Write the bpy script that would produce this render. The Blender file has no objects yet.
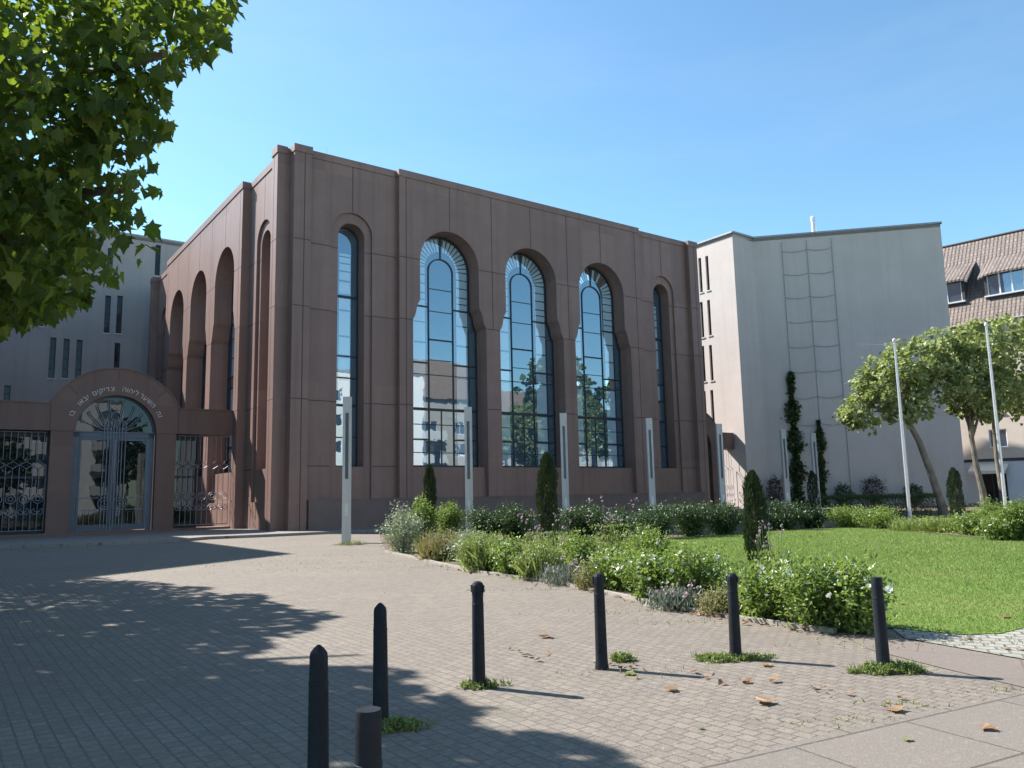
import bpy, bmesh, math, random
import numpy as np
from mathutils import Vector, Matrix
from mathutils.geometry import tessellate_polygon

SC = bpy.context.scene
COL = SC.collection
R_ = math.radians
rng = np.random.default_rng(7)
random.seed(5)

# ------------------------------------------------------------------ camera, sky, sun, exposure
H = 1.5
CAMR = np.array([[9.99772926e-01, 2.13095473e-02, 0.0],
                 [2.99088911e-03, -1.40322547e-01, -9.90101327e-01],
                 [-2.10986110e-02, 9.89876500e-01, -1.40354418e-01]])
FPX = 795.0
cam = bpy.data.cameras.new('camera')
camo = bpy.data.objects.new('camera', cam)
COL.objects.link(camo)
cam.sensor_width = 36.0
cam.lens = FPX * 36.0 / 1024.0
cam.clip_end = 2000.0
camo.matrix_world = Matrix.Translation((0, 0, H)) @ Matrix(CAMR.tolist()).to_4x4()
SC.camera = camo

SUN_AZ = R_(152.0)          # world angle of the direction towards the sun
SUN_EL = R_(43.0)
sdir = Vector((math.cos(SUN_AZ) * math.cos(SUN_EL), math.sin(SUN_AZ) * math.cos(SUN_EL), math.sin(SUN_EL)))
W = bpy.data.worlds.new('World')
SC.world = W
W.use_nodes = True
wn = W.node_tree.nodes
sky = wn.new('ShaderNodeTexSky')
sky.sky_type = 'NISHITA'
sky.sun_disc = False
sky.sun_elevation = SUN_EL
sky.sun_rotation = math.atan2(sdir.x, sdir.y)
sky.altitude = 100
sky.air_density = 1.0
sky.dust_density = 0.3
sky.ozone_density = 1.0
tint = wn.new('ShaderNodeMix')
tint.data_type = 'RGBA'
tint.blend_type = 'MULTIPLY'
tint.inputs[0].default_value = 1.0
tint.inputs[7].default_value = (0.82, 1.085, 1.12, 1)
W.node_tree.links.new(sky.outputs[0], tint.inputs[6])
wtc = wn.new('ShaderNodeTexCoord')
wmp = wn.new('ShaderNodeMapping')
wmp.inputs['Scale'].default_value = (1.2, 2.2, 7.0)
wmp.inputs['Rotation'].default_value = (0.0, 0.25, 0.4)
wnz = wn.new('ShaderNodeTexNoise')
wnz.inputs['Scale'].default_value = 1.7
wnz.inputs['Detail'].default_value = 9.0
wnz.inputs['Roughness'].default_value = 0.62
wrp = wn.new('ShaderNodeMapRange')
wrp.inputs[1].default_value = 0.47
wrp.inputs[2].default_value = 0.85
wrp.inputs[3].default_value = 0.0
wrp.inputs[4].default_value = 0.10
wcl = wn.new('ShaderNodeMix')                     # thin high cloud
wcl.data_type = 'RGBA'
wcl.inputs[7].default_value = (4.3, 4.6, 4.9, 1)
WL = W.node_tree.links
WL.new(wtc.outputs['Generated'], wmp.inputs[0])
WL.new(wmp.outputs[0], wnz.inputs['Vector'])
WL.new(wnz.outputs['Fac'], wrp.inputs[0])
WL.new(wrp.outputs[0], wcl.inputs[0])
WL.new(tint.outputs[2], wcl.inputs[6])
WL.new(wcl.outputs[2], wn['Background'].inputs[0])
wn['Background'].inputs[1].default_value = 0.09
sl = bpy.data.lights.new('sun', 'SUN')
sl.energy = 5.0
sl.angle = R_(0.53)
sl.color = (1.0, 0.965, 0.91)
so = bpy.data.objects.new('sun', sl)
COL.objects.link(so)
so.rotation_euler = (-sdir).to_track_quat('-Z', 'Y').to_euler()
SC.view_settings.view_transform = 'Standard'
SC.view_settings.look = 'None'
SC.view_settings.exposure = 1.3
SC.view_settings.gamma = 1.0
SC.view_settings.use_curve_mapping = False
SC.render.engine = 'CYCLES'
SC.cycles.use_denoising = True
SC.cycles.max_bounces = 6
SC.cycles.transparent_max_bounces = 8
SC.cycles.sample_clamp_indirect = 6.0

# ------------------------------------------------------------------ frames of reference
UX = np.array([0.81044817, 0.58581034, 0.0])
VX = np.array([-0.58581034, 0.81044817, 0.0])
K0 = np.array([-11.61733747, 37.49352286, 0.0])
ANG = math.atan2(UX[1], UX[0])
CAMC = np.array([0, 0, H])


def ray(px, py):
    return CAMR @ np.array([px - 512.0, 384.0 - py, -FPX])


def G(px, py, z=0.0):                       # a point of the ground, measured from the photograph
    r = ray(px, py)
    return CAMC + r * ((z - H) / r[2])


def on_plane(px, py, P, n):
    r = ray(px, py)
    return CAMC + r * (((P - CAMC) @ n) / (r @ n))


def st(s, t, z=0.0):
    p = K0 + UX * s + VX * t
    return np.array([p[0], p[1], z])


def to_st(p):
    d = np.array(p)[:2] - K0[:2]
    return float(d @ UX[:2]), float(d @ VX[:2])


# ------------------------------------------------------------------ object helpers
def tag(o, label=None, cat=None, group=None, kind=None):
    if label: o['label'] = label
    if cat: o['category'] = cat
    if group: o['group'] = group
    if kind: o['kind'] = kind
    return o


def thing(name, label, cat, loc=(0, 0, 0), rz=0.0, group=None):
    o = bpy.data.objects.new(name, None)
    o.empty_display_size = 0.2
    COL.objects.link(o)
    o.location = tuple(float(v) for v in loc)
    o.rotation_euler = (0, 0, rz)
    return tag(o, label, cat, group)


def link_mesh(name, me, parent=None, loc=(0, 0, 0), rz=0.0):
    o = bpy.data.objects.new(name, me)
    COL.objects.link(o)
    if parent: o.parent = parent
    o.location = tuple(float(v) for v in loc)
    o.rotation_euler = (0, 0, rz)
    return o


def children(o):
    return [c for c in COL.objects if c.parent == o]


def copy_tree(o, parent=None):
    c = o.copy()
    COL.objects.link(c)
    c.parent = parent
    for ch in children(o):
        copy_tree(ch, c)
    return c


class MB:
    def __init__(s):
        s.v, s.f, s.m = [], [], []

    def add(s, vs, fs, mi=0):
        b = len(s.v)
        s.v += [tuple(float(c) for c in p) for p in vs]
        for f in fs:
            s.f.append(tuple(b + i for i in f))
            s.m.append(mi)

    def box(s, x0, x1, y0, y1, z0, z1, mi=0):
        vs = [(x, y, z) for z in (z0, z1) for (x, y) in ((x0, y0), (x1, y0), (x1, y1), (x0, y1))]
        s.add(vs, [(3, 2, 1, 0), (4, 5, 6, 7), (0, 1, 5, 4), (1, 2, 6, 5), (2, 3, 7, 6), (3, 0, 4, 7)], mi)
        return s

    def bar(s, p0, p1, w, h, mi=0, upv=(0, 0, 1)):
        p0, p1 = Vector(p0), Vector(p1)
        d = (p1 - p0).normalized()
        a = d.cross(Vector(upv))
        if a.length < 1e-4: a = d.cross(Vector((1, 0, 0)))
        a.normalize()
        b = a.cross(d)
        vs = []
        for p in (p0, p1):
            for (i, j) in ((-1, -1), (1, -1), (1, 1), (-1, 1)):
                vs.append(p + a * (i * w / 2) + b * (j * h / 2))
        s.add(vs, [(3, 2, 1, 0), (4, 5, 6, 7), (0, 1, 5, 4), (1, 2, 6, 5), (2, 3, 7, 6), (3, 0, 4, 7)], mi)
        return s

    def tube(s, pts, radii, n=8, mi=0, closed=False):
        pts = [Vector(tuple(float(c) for c in p)) for p in pts]
        if not hasattr(radii, '__len__'): radii = [radii] * len(pts)
        rings = []
        ref = None
        L = len(pts)
        for i, p in enumerate(pts):
            if closed:
                d = pts[(i + 1) % L] - pts[i - 1]
            else:
                d = pts[min(i + 1, L - 1)] - pts[max(i - 1, 0)]
            d.normalize()
            if ref is None:
                ref = Vector((0, 0, 1)) if abs(d.z) < 0.9 else Vector((1, 0, 0))
            a = d.cross(ref)
            if a.length < 1e-5: a = d.cross(Vector((0, 1, 0)))
            a.normalize()
            b = a.cross(d).normalized()
            ref = -b if False else b
            rings.append([p + (a * math.cos(2 * math.pi * k / n) + b * math.sin(2 * math.pi * k / n)) * radii[i] for k in range(n)])
        vs = [q for r in rings for q in r]
        fs = []
        for i in range(L if closed else L - 1):
            for k in range(n):
                a0, a1 = i * n + k, i * n + (k + 1) % n
                j = (i + 1) % L
                fs.append((a0, a1, j * n + (k + 1) % n, j * n + k))
        if not closed:
            fs.append(tuple(range(n - 1, -1, -1)))
            fs.append(tuple((L - 1) * n + k for k in range(n)))
        s.add(vs, fs, mi)
        return s

    def lathe(s, prof, n=16, c=(0, 0), mi=0):
        vs, fs = [], []
        for (r, z) in prof:
            for k in range(n):
                a = 2 * math.pi * k / n
                vs.append((c[0] + r * math.cos(a), c[1] + r * math.sin(a), z))
        for i in range(len(prof) - 1):
            for k in range(n):
                fs.append((i * n + k, i * n + (k + 1) % n, (i + 1) * n + (k + 1) % n, (i + 1) * n + k))
        fs.append(tuple(range(n - 1, -1, -1)))
        fs.append(tuple((len(prof) - 1) * n + k for k in range(n)))
        s.add(vs, fs, mi)
        return s

    def plate(s, outer, holes, y0, y1, mp=None, mi=0, back=False, sides=True):
        """outline in (a, z); front face at depth y0 with holes, walls back to y1; mp maps (a, y, z) to xyz"""
        mp = mp or (lambda a, y, z: (a, y, z))
        loops = [outer] + list(holes)
        tess = tessellate_polygon([[Vector((a, z, 0)) for (a, z) in l] for l in loops])
        flat = [p for l in loops for p in l]
        s.add([mp(a, y0, z) for (a, z) in flat], [tuple(t) for t in tess], mi)
        if back:
            s.add([mp(a, y1, z) for (a, z) in flat], [tuple(reversed(t)) for t in tess], mi)
        for i, l in enumerate(loops):
            if i == 0 and not sides: continue
            n = len(l)
            s.add([mp(a, y0, z) for (a, z) in l] + [mp(a, y1, z) for (a, z) in l],
                  [(k, (k + 1) % n, n + (k + 1) % n, n + k) for k in range(n)], mi)
        return s

    def mesh(s, name, mats, smooth=False, recalc=True):
        me = bpy.data.meshes.new(name)
        me.from_pydata(s.v, [], s.f)
        if not isinstance(mats, (list, tuple)): mats = [mats]
        for m in mats: me.materials.append(m)
        me.polygons.foreach_set('material_index', s.m)
        if smooth: me.polygons.foreach_set('use_smooth', [True] * len(s.f))
        if recalc:
            bm = bmesh.new()
            bm.from_mesh(me)
            bmesh.ops.remove_doubles(bm, verts=bm.verts, dist=1e-5)
            bmesh.ops.recalc_face_normals(bm, faces=bm.faces)
            bm.to_mesh(me)
            bm.free()
        me.update()
        return me

    def build(s, name, mats, parent=None, smooth=False, loc=(0, 0, 0), rz=0.0, recalc=True):
        return link_mesh(name, s.mesh(name, mats, smooth, recalc), parent, loc, rz)


def arch(c, hw, zs, z0, n=24):
    """outline: straight sides from z0 to the springing zs, half round above"""
    pts = [(c - hw, z0), (c + hw, z0)]
    for k in range(n + 1):
        a = math.pi * k / n
        pts.append((c + hw * math.cos(a), zs + hw * math.sin(a)))
    return pts


def keyhole(c, hw, zs, hl, zsh, zlo, z0, n=28):
    pts = [(c - hl, z0), (c + hl, z0), (c + hl, zlo)]
    for k in range(1, 5):
        q = k / 5
        pts.append((c + hl + (hw - hl) * (q + 0.10 * math.sin(2 * math.pi * q)), zlo + (zsh - zlo) * q))
    pts.append((c + hw, zsh))
    for k in range(n + 1):
        a = math.pi * k / n
        pts.append((c + hw * math.cos(a), zs + hw * math.sin(a)))
    pts.append((c - hw, zsh))
    for k in range(4, 0, -1):
        q = k / 5
        pts.append((c - hl - (hw - hl) * (q + 0.10 * math.sin(2 * math.pi * q)), zlo + (zsh - zlo) * q))
    pts.append((c - hl, zlo))
    return pts


# ------------------------------------------------------------------ materials
def new_mat(name):
    m = bpy.data.materials.new(name)
    m.use_nodes = True
    nt = m.node_tree
    return m, nt, nt.nodes['Principled BSDF'], nt.nodes, nt.links


def N(nt, typ, **kw):
    n = nt.nodes.new(typ)
    for k, v in kw.items():
        if k.startswith('i_'):
            n.inputs[k[2:].replace('_', ' ')].default_value = v
        else:
            setattr(n, k, v)
    return n


def mixc(nt, fac, a, b, blend='MIX'):
    n = nt.nodes.new('ShaderNodeMix')
    n.data_type = 'RGBA'
    n.blend_type = blend
    for sock, v in ((n.inputs[0], fac), (n.inputs[6], a), (n.inputs[7], b)):
        if hasattr(v, 'links'):
            nt.links.new(v, sock)
        elif isinstance(v, (tuple, list)):
            sock.default_value = (*v[:3], 1)
        else:
            sock.default_value = v
    return n.outputs[2]


def ramp(nt, src, stops):
    n = nt.nodes.new('ShaderNodeValToRGB')
    e = n.color_ramp.elements
    while len(e) > len(stops): e.remove(e[-1])
    while len(e) < len(stops): e.new(0.5)
    for el, (p, c) in zip(e, stops):
        el.position = p
        el.color = (*c[:3], 1) if isinstance(c, (tuple, list)) else (c, c, c, 1)
    nt.links.new(src, n.inputs[0])
    return n.outputs[0]


def surf(name, c1, c2, scale=3.0, rough=0.7, bump=0.0, bscale=40.0, spec=0.3, metal=0.0, streak=None, stretch=(1, 1, 1), panels=None, pstr=0.55):
    """two colours mixed by layered noise, optional fine bump, optional vertical weather streaks"""
    m, nt, p, n, l = new_mat(name)
    tc = N(nt, 'ShaderNodeTexCoord')
    mp = N(nt, 'ShaderNodeMapping')
    mp.inputs['Scale'].default_value = stretch
    l.new(tc.outputs['Object'], mp.inputs[0])
    nz = N(nt, 'ShaderNodeTexNoise', i_Scale=scale, i_Detail=6.0, i_Roughness=0.6)
    l.new(mp.outputs[0], nz.inputs['Vector'])
    f = ramp(nt, nz.outputs['Fac'], [(0.3, 0.0), (0.7, 1.0)])
    c = mixc(nt, f, c1, c2)
    if panels:
        sn = N(nt, 'ShaderNodeVectorMath', operation='DIVIDE')
        l.new(tc.outputs['Object'], sn.inputs[0]); sn.inputs[1].default_value = panels
        fl_ = N(nt, 'ShaderNodeVectorMath', operation='FLOOR'); l.new(sn.outputs[0], fl_.inputs[0])
        wnz = N(nt, 'ShaderNodeTexWhiteNoise'); l.new(fl_.outputs[0], wnz.inputs['Vector'])
        c = mixc(nt, ramp(nt, wnz.outputs['Value'], [(0.0, 0.0), (1.0, pstr)]), c, tuple(v * 0.72 for v in c1))
        fg = N(nt, 'ShaderNodeTexNoise', i_Scale=14.0, i_Detail=5.0, i_Roughness=0.75)
        l.new(tc.outputs['Object'], fg.inputs['Vector'])
        c = mixc(nt, ramp(nt, fg.outputs['Fac'], [(0.4, 0.22), (0.6, 0.0)]), c, tuple(v * 0.6 for v in c1))
    if streak:
        mp2 = N(nt, 'ShaderNodeMapping')
        mp2.inputs['Scale'].default_value = (1.6, 1.6, 0.05)
        l.new(tc.outputs['Object'], mp2.inputs[0])
        n2 = N(nt, 'ShaderNodeTexNoise', i_Scale=1.5, i_Detail=4.0)
        l.new(mp2.outputs[0], n2.inputs['Vector'])
        f2 = ramp(nt, n2.outputs['Fac'], [(0.5, 0.0), (0.75, streak)])
        c = mixc(nt, f2, c, tuple(v * 0.62 for v in c1))
    l.new(c, p.inputs['Base Color'])
    p.inputs['Roughness'].default_value = rough
    p.inputs['Specular IOR Level'].default_value = spec
    p.inputs['Metallic'].default_value = metal
    if bump:
        n3 = N(nt, 'ShaderNodeTexNoise', i_Scale=bscale, i_Detail=4.0)
        l.new(tc.outputs['Object'], n3.inputs['Vector'])
        b = N(nt, 'ShaderNodeBump', i_Strength=bump, i_Distance=0.02)
        l.new(n3.outputs['Fac'], b.inputs['Height'])
        l.new(b.outputs[0], p.inputs['Normal'])
    return m


def leaf_mat(name, ca, cb, cc, trans=0.35, tcol=(0.25, 0.4, 0.05), rough=0.45, scale=1.5, spec=0.35):
    m, nt, p, n, l = new_mat(name)
    geo = N(nt, 'ShaderNodeNewGeometry')
    tc = N(nt, 'ShaderNodeTexCoord')
    nz = N(nt, 'ShaderNodeTexNoise', i_Scale=scale, i_Detail=3.0)
    l.new(tc.outputs['Object'], nz.inputs['Vector'])
    c = mixc(nt, ramp(nt, nz.outputs['Fac'], [(0.35, 0.0), (0.65, 1.0)]), ca, cb)
    c = mixc(nt, ramp(nt, geo.outputs['Random Per Island'], [(0.55, 0.0), (1.0, 1.0)]), c, cc)
    l.new(c, p.inputs['Base Color'])
    p.inputs['Roughness'].default_value = rough
    p.inputs['Specular IOR Level'].default_value = spec
    if trans:
        t = N(nt, 'ShaderNodeBsdfTranslucent')
        tm = mixc(nt, ramp(nt, geo.outputs['Random Per Island'], [(0.0, 0.0), (1.0, 1.0)]), tuple(v * 0.7 for v in tcol), tcol)
        l.new(tm, t.inputs['Color'])
        mx = N(nt, 'ShaderNodeMixShader')
        mx.inputs[0].default_value = trans
        l.new(p.outputs[0], mx.inputs[1])
        l.new(t.outputs[0], mx.inputs[2])
        l.new(mx.outputs[0], n['Material Output'].inputs['Surface'])
    return m


def glass_mat(name, dark, refl, gtint=(1, 1, 1), wav=0.004, wscale=0.6, rough=0.0, fres=1.0):
    """a coated window: dark room behind, mirror-like sheen in front"""
    m, nt, p, n, l = new_mat(name)
    p.inputs['Base Color'].default_value = (*dark, 1)
    p.inputs['Roughness'].default_value = 0.5
    p.inputs['Specular IOR Level'].default_value = 0.0
    g = N(nt, 'ShaderNodeBsdfGlossy')
    g.inputs['Color'].default_value = (*gtint, 1)
    g.inputs['Roughness'].default_value = rough
    tc = N(nt, 'ShaderNodeTexCoord')
    nz = N(nt, 'ShaderNodeTexNoise', i_Scale=wscale, i_Detail=3.0, i_Roughness=0.55)
    l.new(tc.outputs['Object'], nz.inputs['Vector'])
    b = N(nt, 'ShaderNodeBump', i_Strength=1.0, i_Distance=wav)
    l.new(nz.outputs['Fac'], b.inputs['Height'])
    l.new(b.outputs[0], g.inputs['Normal'])
    fr = N(nt, 'ShaderNodeFresnel', i_IOR=1.5)
    ma = N(nt, 'ShaderNodeMath', operation='MULTIPLY_ADD')
    l.new(fr.outputs[0], ma.inputs[0])
    ma.inputs[1].default_value = fres
    ma.inputs[2].default_value = refl
    ma.use_clamp = True
    mx = N(nt, 'ShaderNodeMixShader')
    l.new(ma.outputs[0], mx.inputs[0])
    l.new(p.outputs[0], mx.inputs[1])
    l.new(g.outputs[0], mx.inputs[2])
    l.new(mx.outputs[0], n['Material Output'].inputs['Surface'])
    return m


M = {}
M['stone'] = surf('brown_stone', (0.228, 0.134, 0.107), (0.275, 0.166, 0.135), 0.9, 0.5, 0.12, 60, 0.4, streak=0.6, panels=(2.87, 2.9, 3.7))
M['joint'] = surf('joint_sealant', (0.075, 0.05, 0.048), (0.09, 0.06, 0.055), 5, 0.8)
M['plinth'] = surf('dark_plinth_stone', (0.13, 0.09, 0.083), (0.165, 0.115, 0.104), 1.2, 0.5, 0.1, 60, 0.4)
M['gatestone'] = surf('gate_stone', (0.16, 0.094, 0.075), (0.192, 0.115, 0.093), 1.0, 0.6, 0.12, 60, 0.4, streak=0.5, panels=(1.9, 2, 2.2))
M['roof'] = surf('roof_gravel', (0.3, 0.29, 0.27), (0.4, 0.38, 0.35), 4, 0.9)
M['frame'] = surf('dark_window_frame', (0.02, 0.025, 0.035), (0.03, 0.035, 0.045), 4, 0.4)
M['bluemetal'] = surf('blue_grey_metal', (0.045, 0.07, 0.105), (0.06, 0.09, 0.13), 4, 0.4, spec=0.5)
M['barmetal'] = surf('pale_bar_metal', (0.16, 0.18, 0.215), (0.22, 0.24, 0.28), 6, 0.4, spec=0.4)
M['glass'] = glass_mat('window_glass', (0.045, 0.085, 0.12), 0.23, (0.78, 0.93, 1.0), wav=0.0035)
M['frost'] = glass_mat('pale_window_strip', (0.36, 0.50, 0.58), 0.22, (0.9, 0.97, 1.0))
M['doorglass'] = glass_mat('door_glass', (0.008, 0.011, 0.013), 0.01, (0.9, 0.95, 1.0), wav=0.003, fres=.75)
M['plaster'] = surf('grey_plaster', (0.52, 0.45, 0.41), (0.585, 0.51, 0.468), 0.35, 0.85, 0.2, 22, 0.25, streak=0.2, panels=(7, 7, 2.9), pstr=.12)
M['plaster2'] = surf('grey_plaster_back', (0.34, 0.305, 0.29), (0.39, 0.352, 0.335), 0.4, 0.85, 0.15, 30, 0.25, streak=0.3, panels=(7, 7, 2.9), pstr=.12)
M['zinc'] = surf('zinc_edge', (0.26, 0.27, 0.28), (0.32, 0.33, 0.34), 3, 0.5, metal=0.4)
M['slotglass'] = glass_mat('slot_glass', (0.03, 0.033, 0.042), 0.0, fres=.45)
M['sill'] = surf('pale_sill', (0.5, 0.5, 0.5), (0.58, 0.58, 0.57), 5, 0.6)
M['steel'] = surf('light_grey_metal', (0.50, 0.47, 0.44), (0.58, 0.55, 0.52), 3, 0.5, spec=0.4, streak=0.3)
M['slot'] = surf('lamp_lens', (0.10, 0.13, 0.15), (0.13, 0.16, 0.18), 3, 0.25, spec=0.5)
M['galv'] = surf('galvanised_pole', (0.5, 0.52, 0.53), (0.6, 0.62, 0.63), 8, 0.35, metal=0.5)
M['bollard'] = surf('bollard_paint', (0.012, 0.0145, 0.018), (0.024, 0.027, 0.032), 9, 0.6, 0.1, 40, 0.12, streak=0.4)
M['bark'] = surf('plane_bark', (0.085, 0.072, 0.055), (0.22, 0.195, 0.15), 2.2, 0.85, 0.5, 14)
M['twig'] = surf('brown_twig', (0.10, 0.075, 0.045), (0.16, 0.12, 0.075), 9, 0.85)
M['stem'] = surf('green_stem', (0.07, 0.12, 0.03), (0.12, 0.17, 0.06), 9, 0.7)
M['soil'] = surf('bed_soil', (0.09, 0.065, 0.045), (0.15, 0.115, 0.08), 4, 0.95, 0.6, 25)
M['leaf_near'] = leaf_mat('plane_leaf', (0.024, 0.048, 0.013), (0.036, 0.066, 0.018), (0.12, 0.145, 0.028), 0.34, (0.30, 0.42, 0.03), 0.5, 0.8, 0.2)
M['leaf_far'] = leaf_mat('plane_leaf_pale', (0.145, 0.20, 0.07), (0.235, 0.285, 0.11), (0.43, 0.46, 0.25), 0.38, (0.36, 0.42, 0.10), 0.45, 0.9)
M['leaf_behind'] = leaf_mat('street_tree_leaf', (0.08, 0.12, 0.04), (0.12, 0.16, 0.05), (0.17, 0.2, 0.08), 0.25, (0.2, 0.3, 0.06), 0.5, 0.6)
M['leaf_rose'] = leaf_mat('rose_leaf', (0.09, 0.15, 0.035), (0.125, 0.19, 0.045), (0.22, 0.28, 0.08), 0.35, (0.32, 0.44, 0.07), 0.38, 3)
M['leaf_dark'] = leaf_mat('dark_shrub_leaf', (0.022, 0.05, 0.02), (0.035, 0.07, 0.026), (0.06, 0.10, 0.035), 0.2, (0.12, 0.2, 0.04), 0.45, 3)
M['leaf_pale'] = leaf_mat('silver_leaf', (0.20, 0.25, 0.15), (0.27, 0.31, 0.2), (0.42, 0.44, 0.33), 0.25, (0.3, 0.36, 0.18), 0.5, 3)
M['leaf_dry'] = leaf_mat('straw_blade', (0.26, 0.22, 0.09), (0.33, 0.27, 0.12), (0.22, 0.24, 0.07), 0.25, (0.35, 0.3, 0.1), 0.6, 3)
M['leaf_grass'] = leaf_mat('ornamental_grass_blade', (0.17, 0.22, 0.06), (0.22, 0.27, 0.075), (0.32, 0.31, 0.13), 0.3, (0.3, 0.4, 0.08), 0.5, 3)
M['leaf_mix'] = leaf_mat('olive_leaf', (0.15, 0.16, 0.06), (0.2, 0.19, 0.08), (0.27, 0.24, 0.12), 0.25, (0.3, 0.3, 0.1), 0.5, 3)
M['leaf_lav'] = leaf_mat('lavender_leaf', (0.16, 0.19, 0.12), (0.2, 0.22, 0.16), (0.26, 0.26, 0.22), 0.2, (0.2, 0.22, 0.16), 0.6, 3)
M['leaf_purple'] = leaf_mat('purple_shrub_leaf', (0.03, 0.026, 0.026), (0.04, 0.035, 0.032), (0.06, 0.05, 0.045), 0.15, (0.1, 0.08, 0.06), 0.5, 3)
M['leaf_cyp'] = leaf_mat('cypress_scale', (0.018, 0.032, 0.014), (0.026, 0.044, 0.018), (0.045, 0.066, 0.026), 0.1, (0.1, 0.16, 0.03), 0.55, 4)
M['leaf_ivy'] = leaf_mat('ivy_leaf', (0.04, 0.062, 0.022), (0.058, 0.085, 0.028), (0.09, 0.12, 0.04), 0.2, (0.13, 0.2, 0.04), 0.45, 3)
M['petal_white'] = leaf_mat('white_petal', (0.78, 0.78, 0.72), (0.82, 0.82, 0.78), (0.8, 0.78, 0.66), 0.25, (0.8, 0.8, 0.7), 0.5, 3)
M['petal_pink'] = leaf_mat('pink_petal', (0.42, 0.33, 0.37), (0.48, 0.38, 0.42), (0.34, 0.27, 0.28), 0.25, (0.5, 0.3, 0.4), 0.5, 3)
M['lawn_blade'] = leaf_mat('lawn_blade', (0.12, 0.205, 0.046), (0.175, 0.235, 0.065), (0.24, 0.255, 0.10), 0.35, (0.28, 0.4, 0.08), 0.5, 0.45)
M['dead'] = leaf_mat('dead_leaf', (0.22, 0.125, 0.06), (0.27, 0.165, 0.085), (0.16, 0.085, 0.045), 0.1, (0.3, 0.16, 0.06), 0.6, 6)
M['moss'] = leaf_mat('moss_tuft', (0.14, 0.18, 0.04), (0.18, 0.21, 0.05), (0.28, 0.26, 0.09), 0.2, (0.25, 0.3, 0.06), 0.6, 3)
M['weed'] = leaf_mat('weed_leaf', (0.10, 0.15, 0.04), (0.14, 0.19, 0.05), (0.25, 0.26, 0.10), 0.25, (0.25, 0.36, 0.06), 0.5, 5)
M['white'] = surf('white_render', (0.72, 0.72, 0.70), (0.78, 0.78, 0.76), 0.8, 0.8, streak=0.1)
M['tanwall'] = surf('tan_render', (0.36, 0.33, 0.29), (0.42, 0.38, 0.34), 0.8, 0.8, streak=0.15)
M['beige'] = surf('beige_render', (0.60, 0.51, 0.43), (0.66, 0.57, 0.49), 0.8, 0.85, 0.05, 40, streak=0.12)
M['shopwall'] = surf('pale_blue_render', (0.66, 0.68, 0.72), (0.72, 0.74, 0.78), 0.8, 0.8)
M['darktrim'] = surf('dark_trim', (0.05, 0.048, 0.05), (0.07, 0.066, 0.066), 3, 0.6)
M['winwhite'] = surf('white_window_frame', (0.7, 0.72, 0.74), (0.76, 0.78, 0.8), 5, 0.4)
M['housepane'] = glass_mat('house_pane', (0.05, 0.07, 0.10), 0.25, (0.85, 0.93, 1.0))
M['curtain'] = surf('pale_curtain', (0.5, 0.55, 0.6), (0.62, 0.66, 0.7), 6, 0.8, stretch=(8, 8, 0.3))
M['awning'] = surf('cream_awning', (0.78, 0.71, 0.6), (0.82, 0.75, 0.65), 3, 0.8)
M['edging'] = surf('pale_kerb_stone', (0.25, 0.225, 0.195), (0.31, 0.285, 0.25), 6, 0.85, 0.3, 40)
M['cable'] = surf('trellis_cable', (0.27, 0.265, 0.26), (0.31, 0.3, 0.3), 5, 0.6)
M['letter'] = surf('pale_metal_letter', (0.5, 0.48, 0.44), (0.56, 0.54, 0.5), 5, 0.45, spec=0.4)


def tile_mat():
    m, nt, p, n, l = new_mat('clay_roof_tile')
    tc = N(nt, 'ShaderNodeTexCoord')
    br = N(nt, 'ShaderNodeTexBrick', i_Scale=1.0, i_Mortar_Size=0.02, i_Brick_Width=0.34, i_Row_Height=0.42, i_Bias=0.0)
    br.inputs['Color1'].default_value = (0.2, 0.155, 0.132, 1)
    br.inputs['Color2'].default_value = (0.145, 0.112, 0.097, 1)
    br.inputs['Mortar'].default_value = (0.06, 0.045, 0.04, 1)
    l.new(tc.outputs['UV'], br.inputs['Vector'])
    l.new(br.outputs['Color'], p.inputs['Base Color'])
    sep = N(nt, 'ShaderNodeSeparateXYZ')
    l.new(tc.outputs['UV'], sep.inputs[0])
    a = N(nt, 'ShaderNodeMath', operation='MULTIPLY'); a.inputs[1].default_value = 2 * math.pi / 0.34
    l.new(sep.outputs[0], a.inputs[0])
    s1 = N(nt, 'ShaderNodeMath', operation='SINE'); l.new(a.outputs[0], s1.inputs[0])
    b1 = N(nt, 'ShaderNodeMath', operation='DIVIDE'); b1.inputs[1].default_value = 0.42
    l.new(sep.outputs[1], b1.inputs[0])
    f1 = N(nt, 'ShaderNodeMath', operation='FRACT'); l.new(b1.outputs[0], f1.inputs[0])
    ad = N(nt, 'ShaderNodeMath', operation='MULTIPLY_ADD'); ad.inputs[1].default_value = -1.6
    l.new(f1.outputs[0], ad.inputs[0]); l.new(s1.outputs[0], ad.inputs[2])
    bu = N(nt, 'ShaderNodeBump', i_Strength=0.7, i_Distance=0.03)
    l.new(ad.outputs[0], bu.inputs['Height'])
    l.new(bu.outputs[0], p.inputs['Normal'])
    p.inputs['Roughness'].default_value = 0.8
    return m


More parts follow.
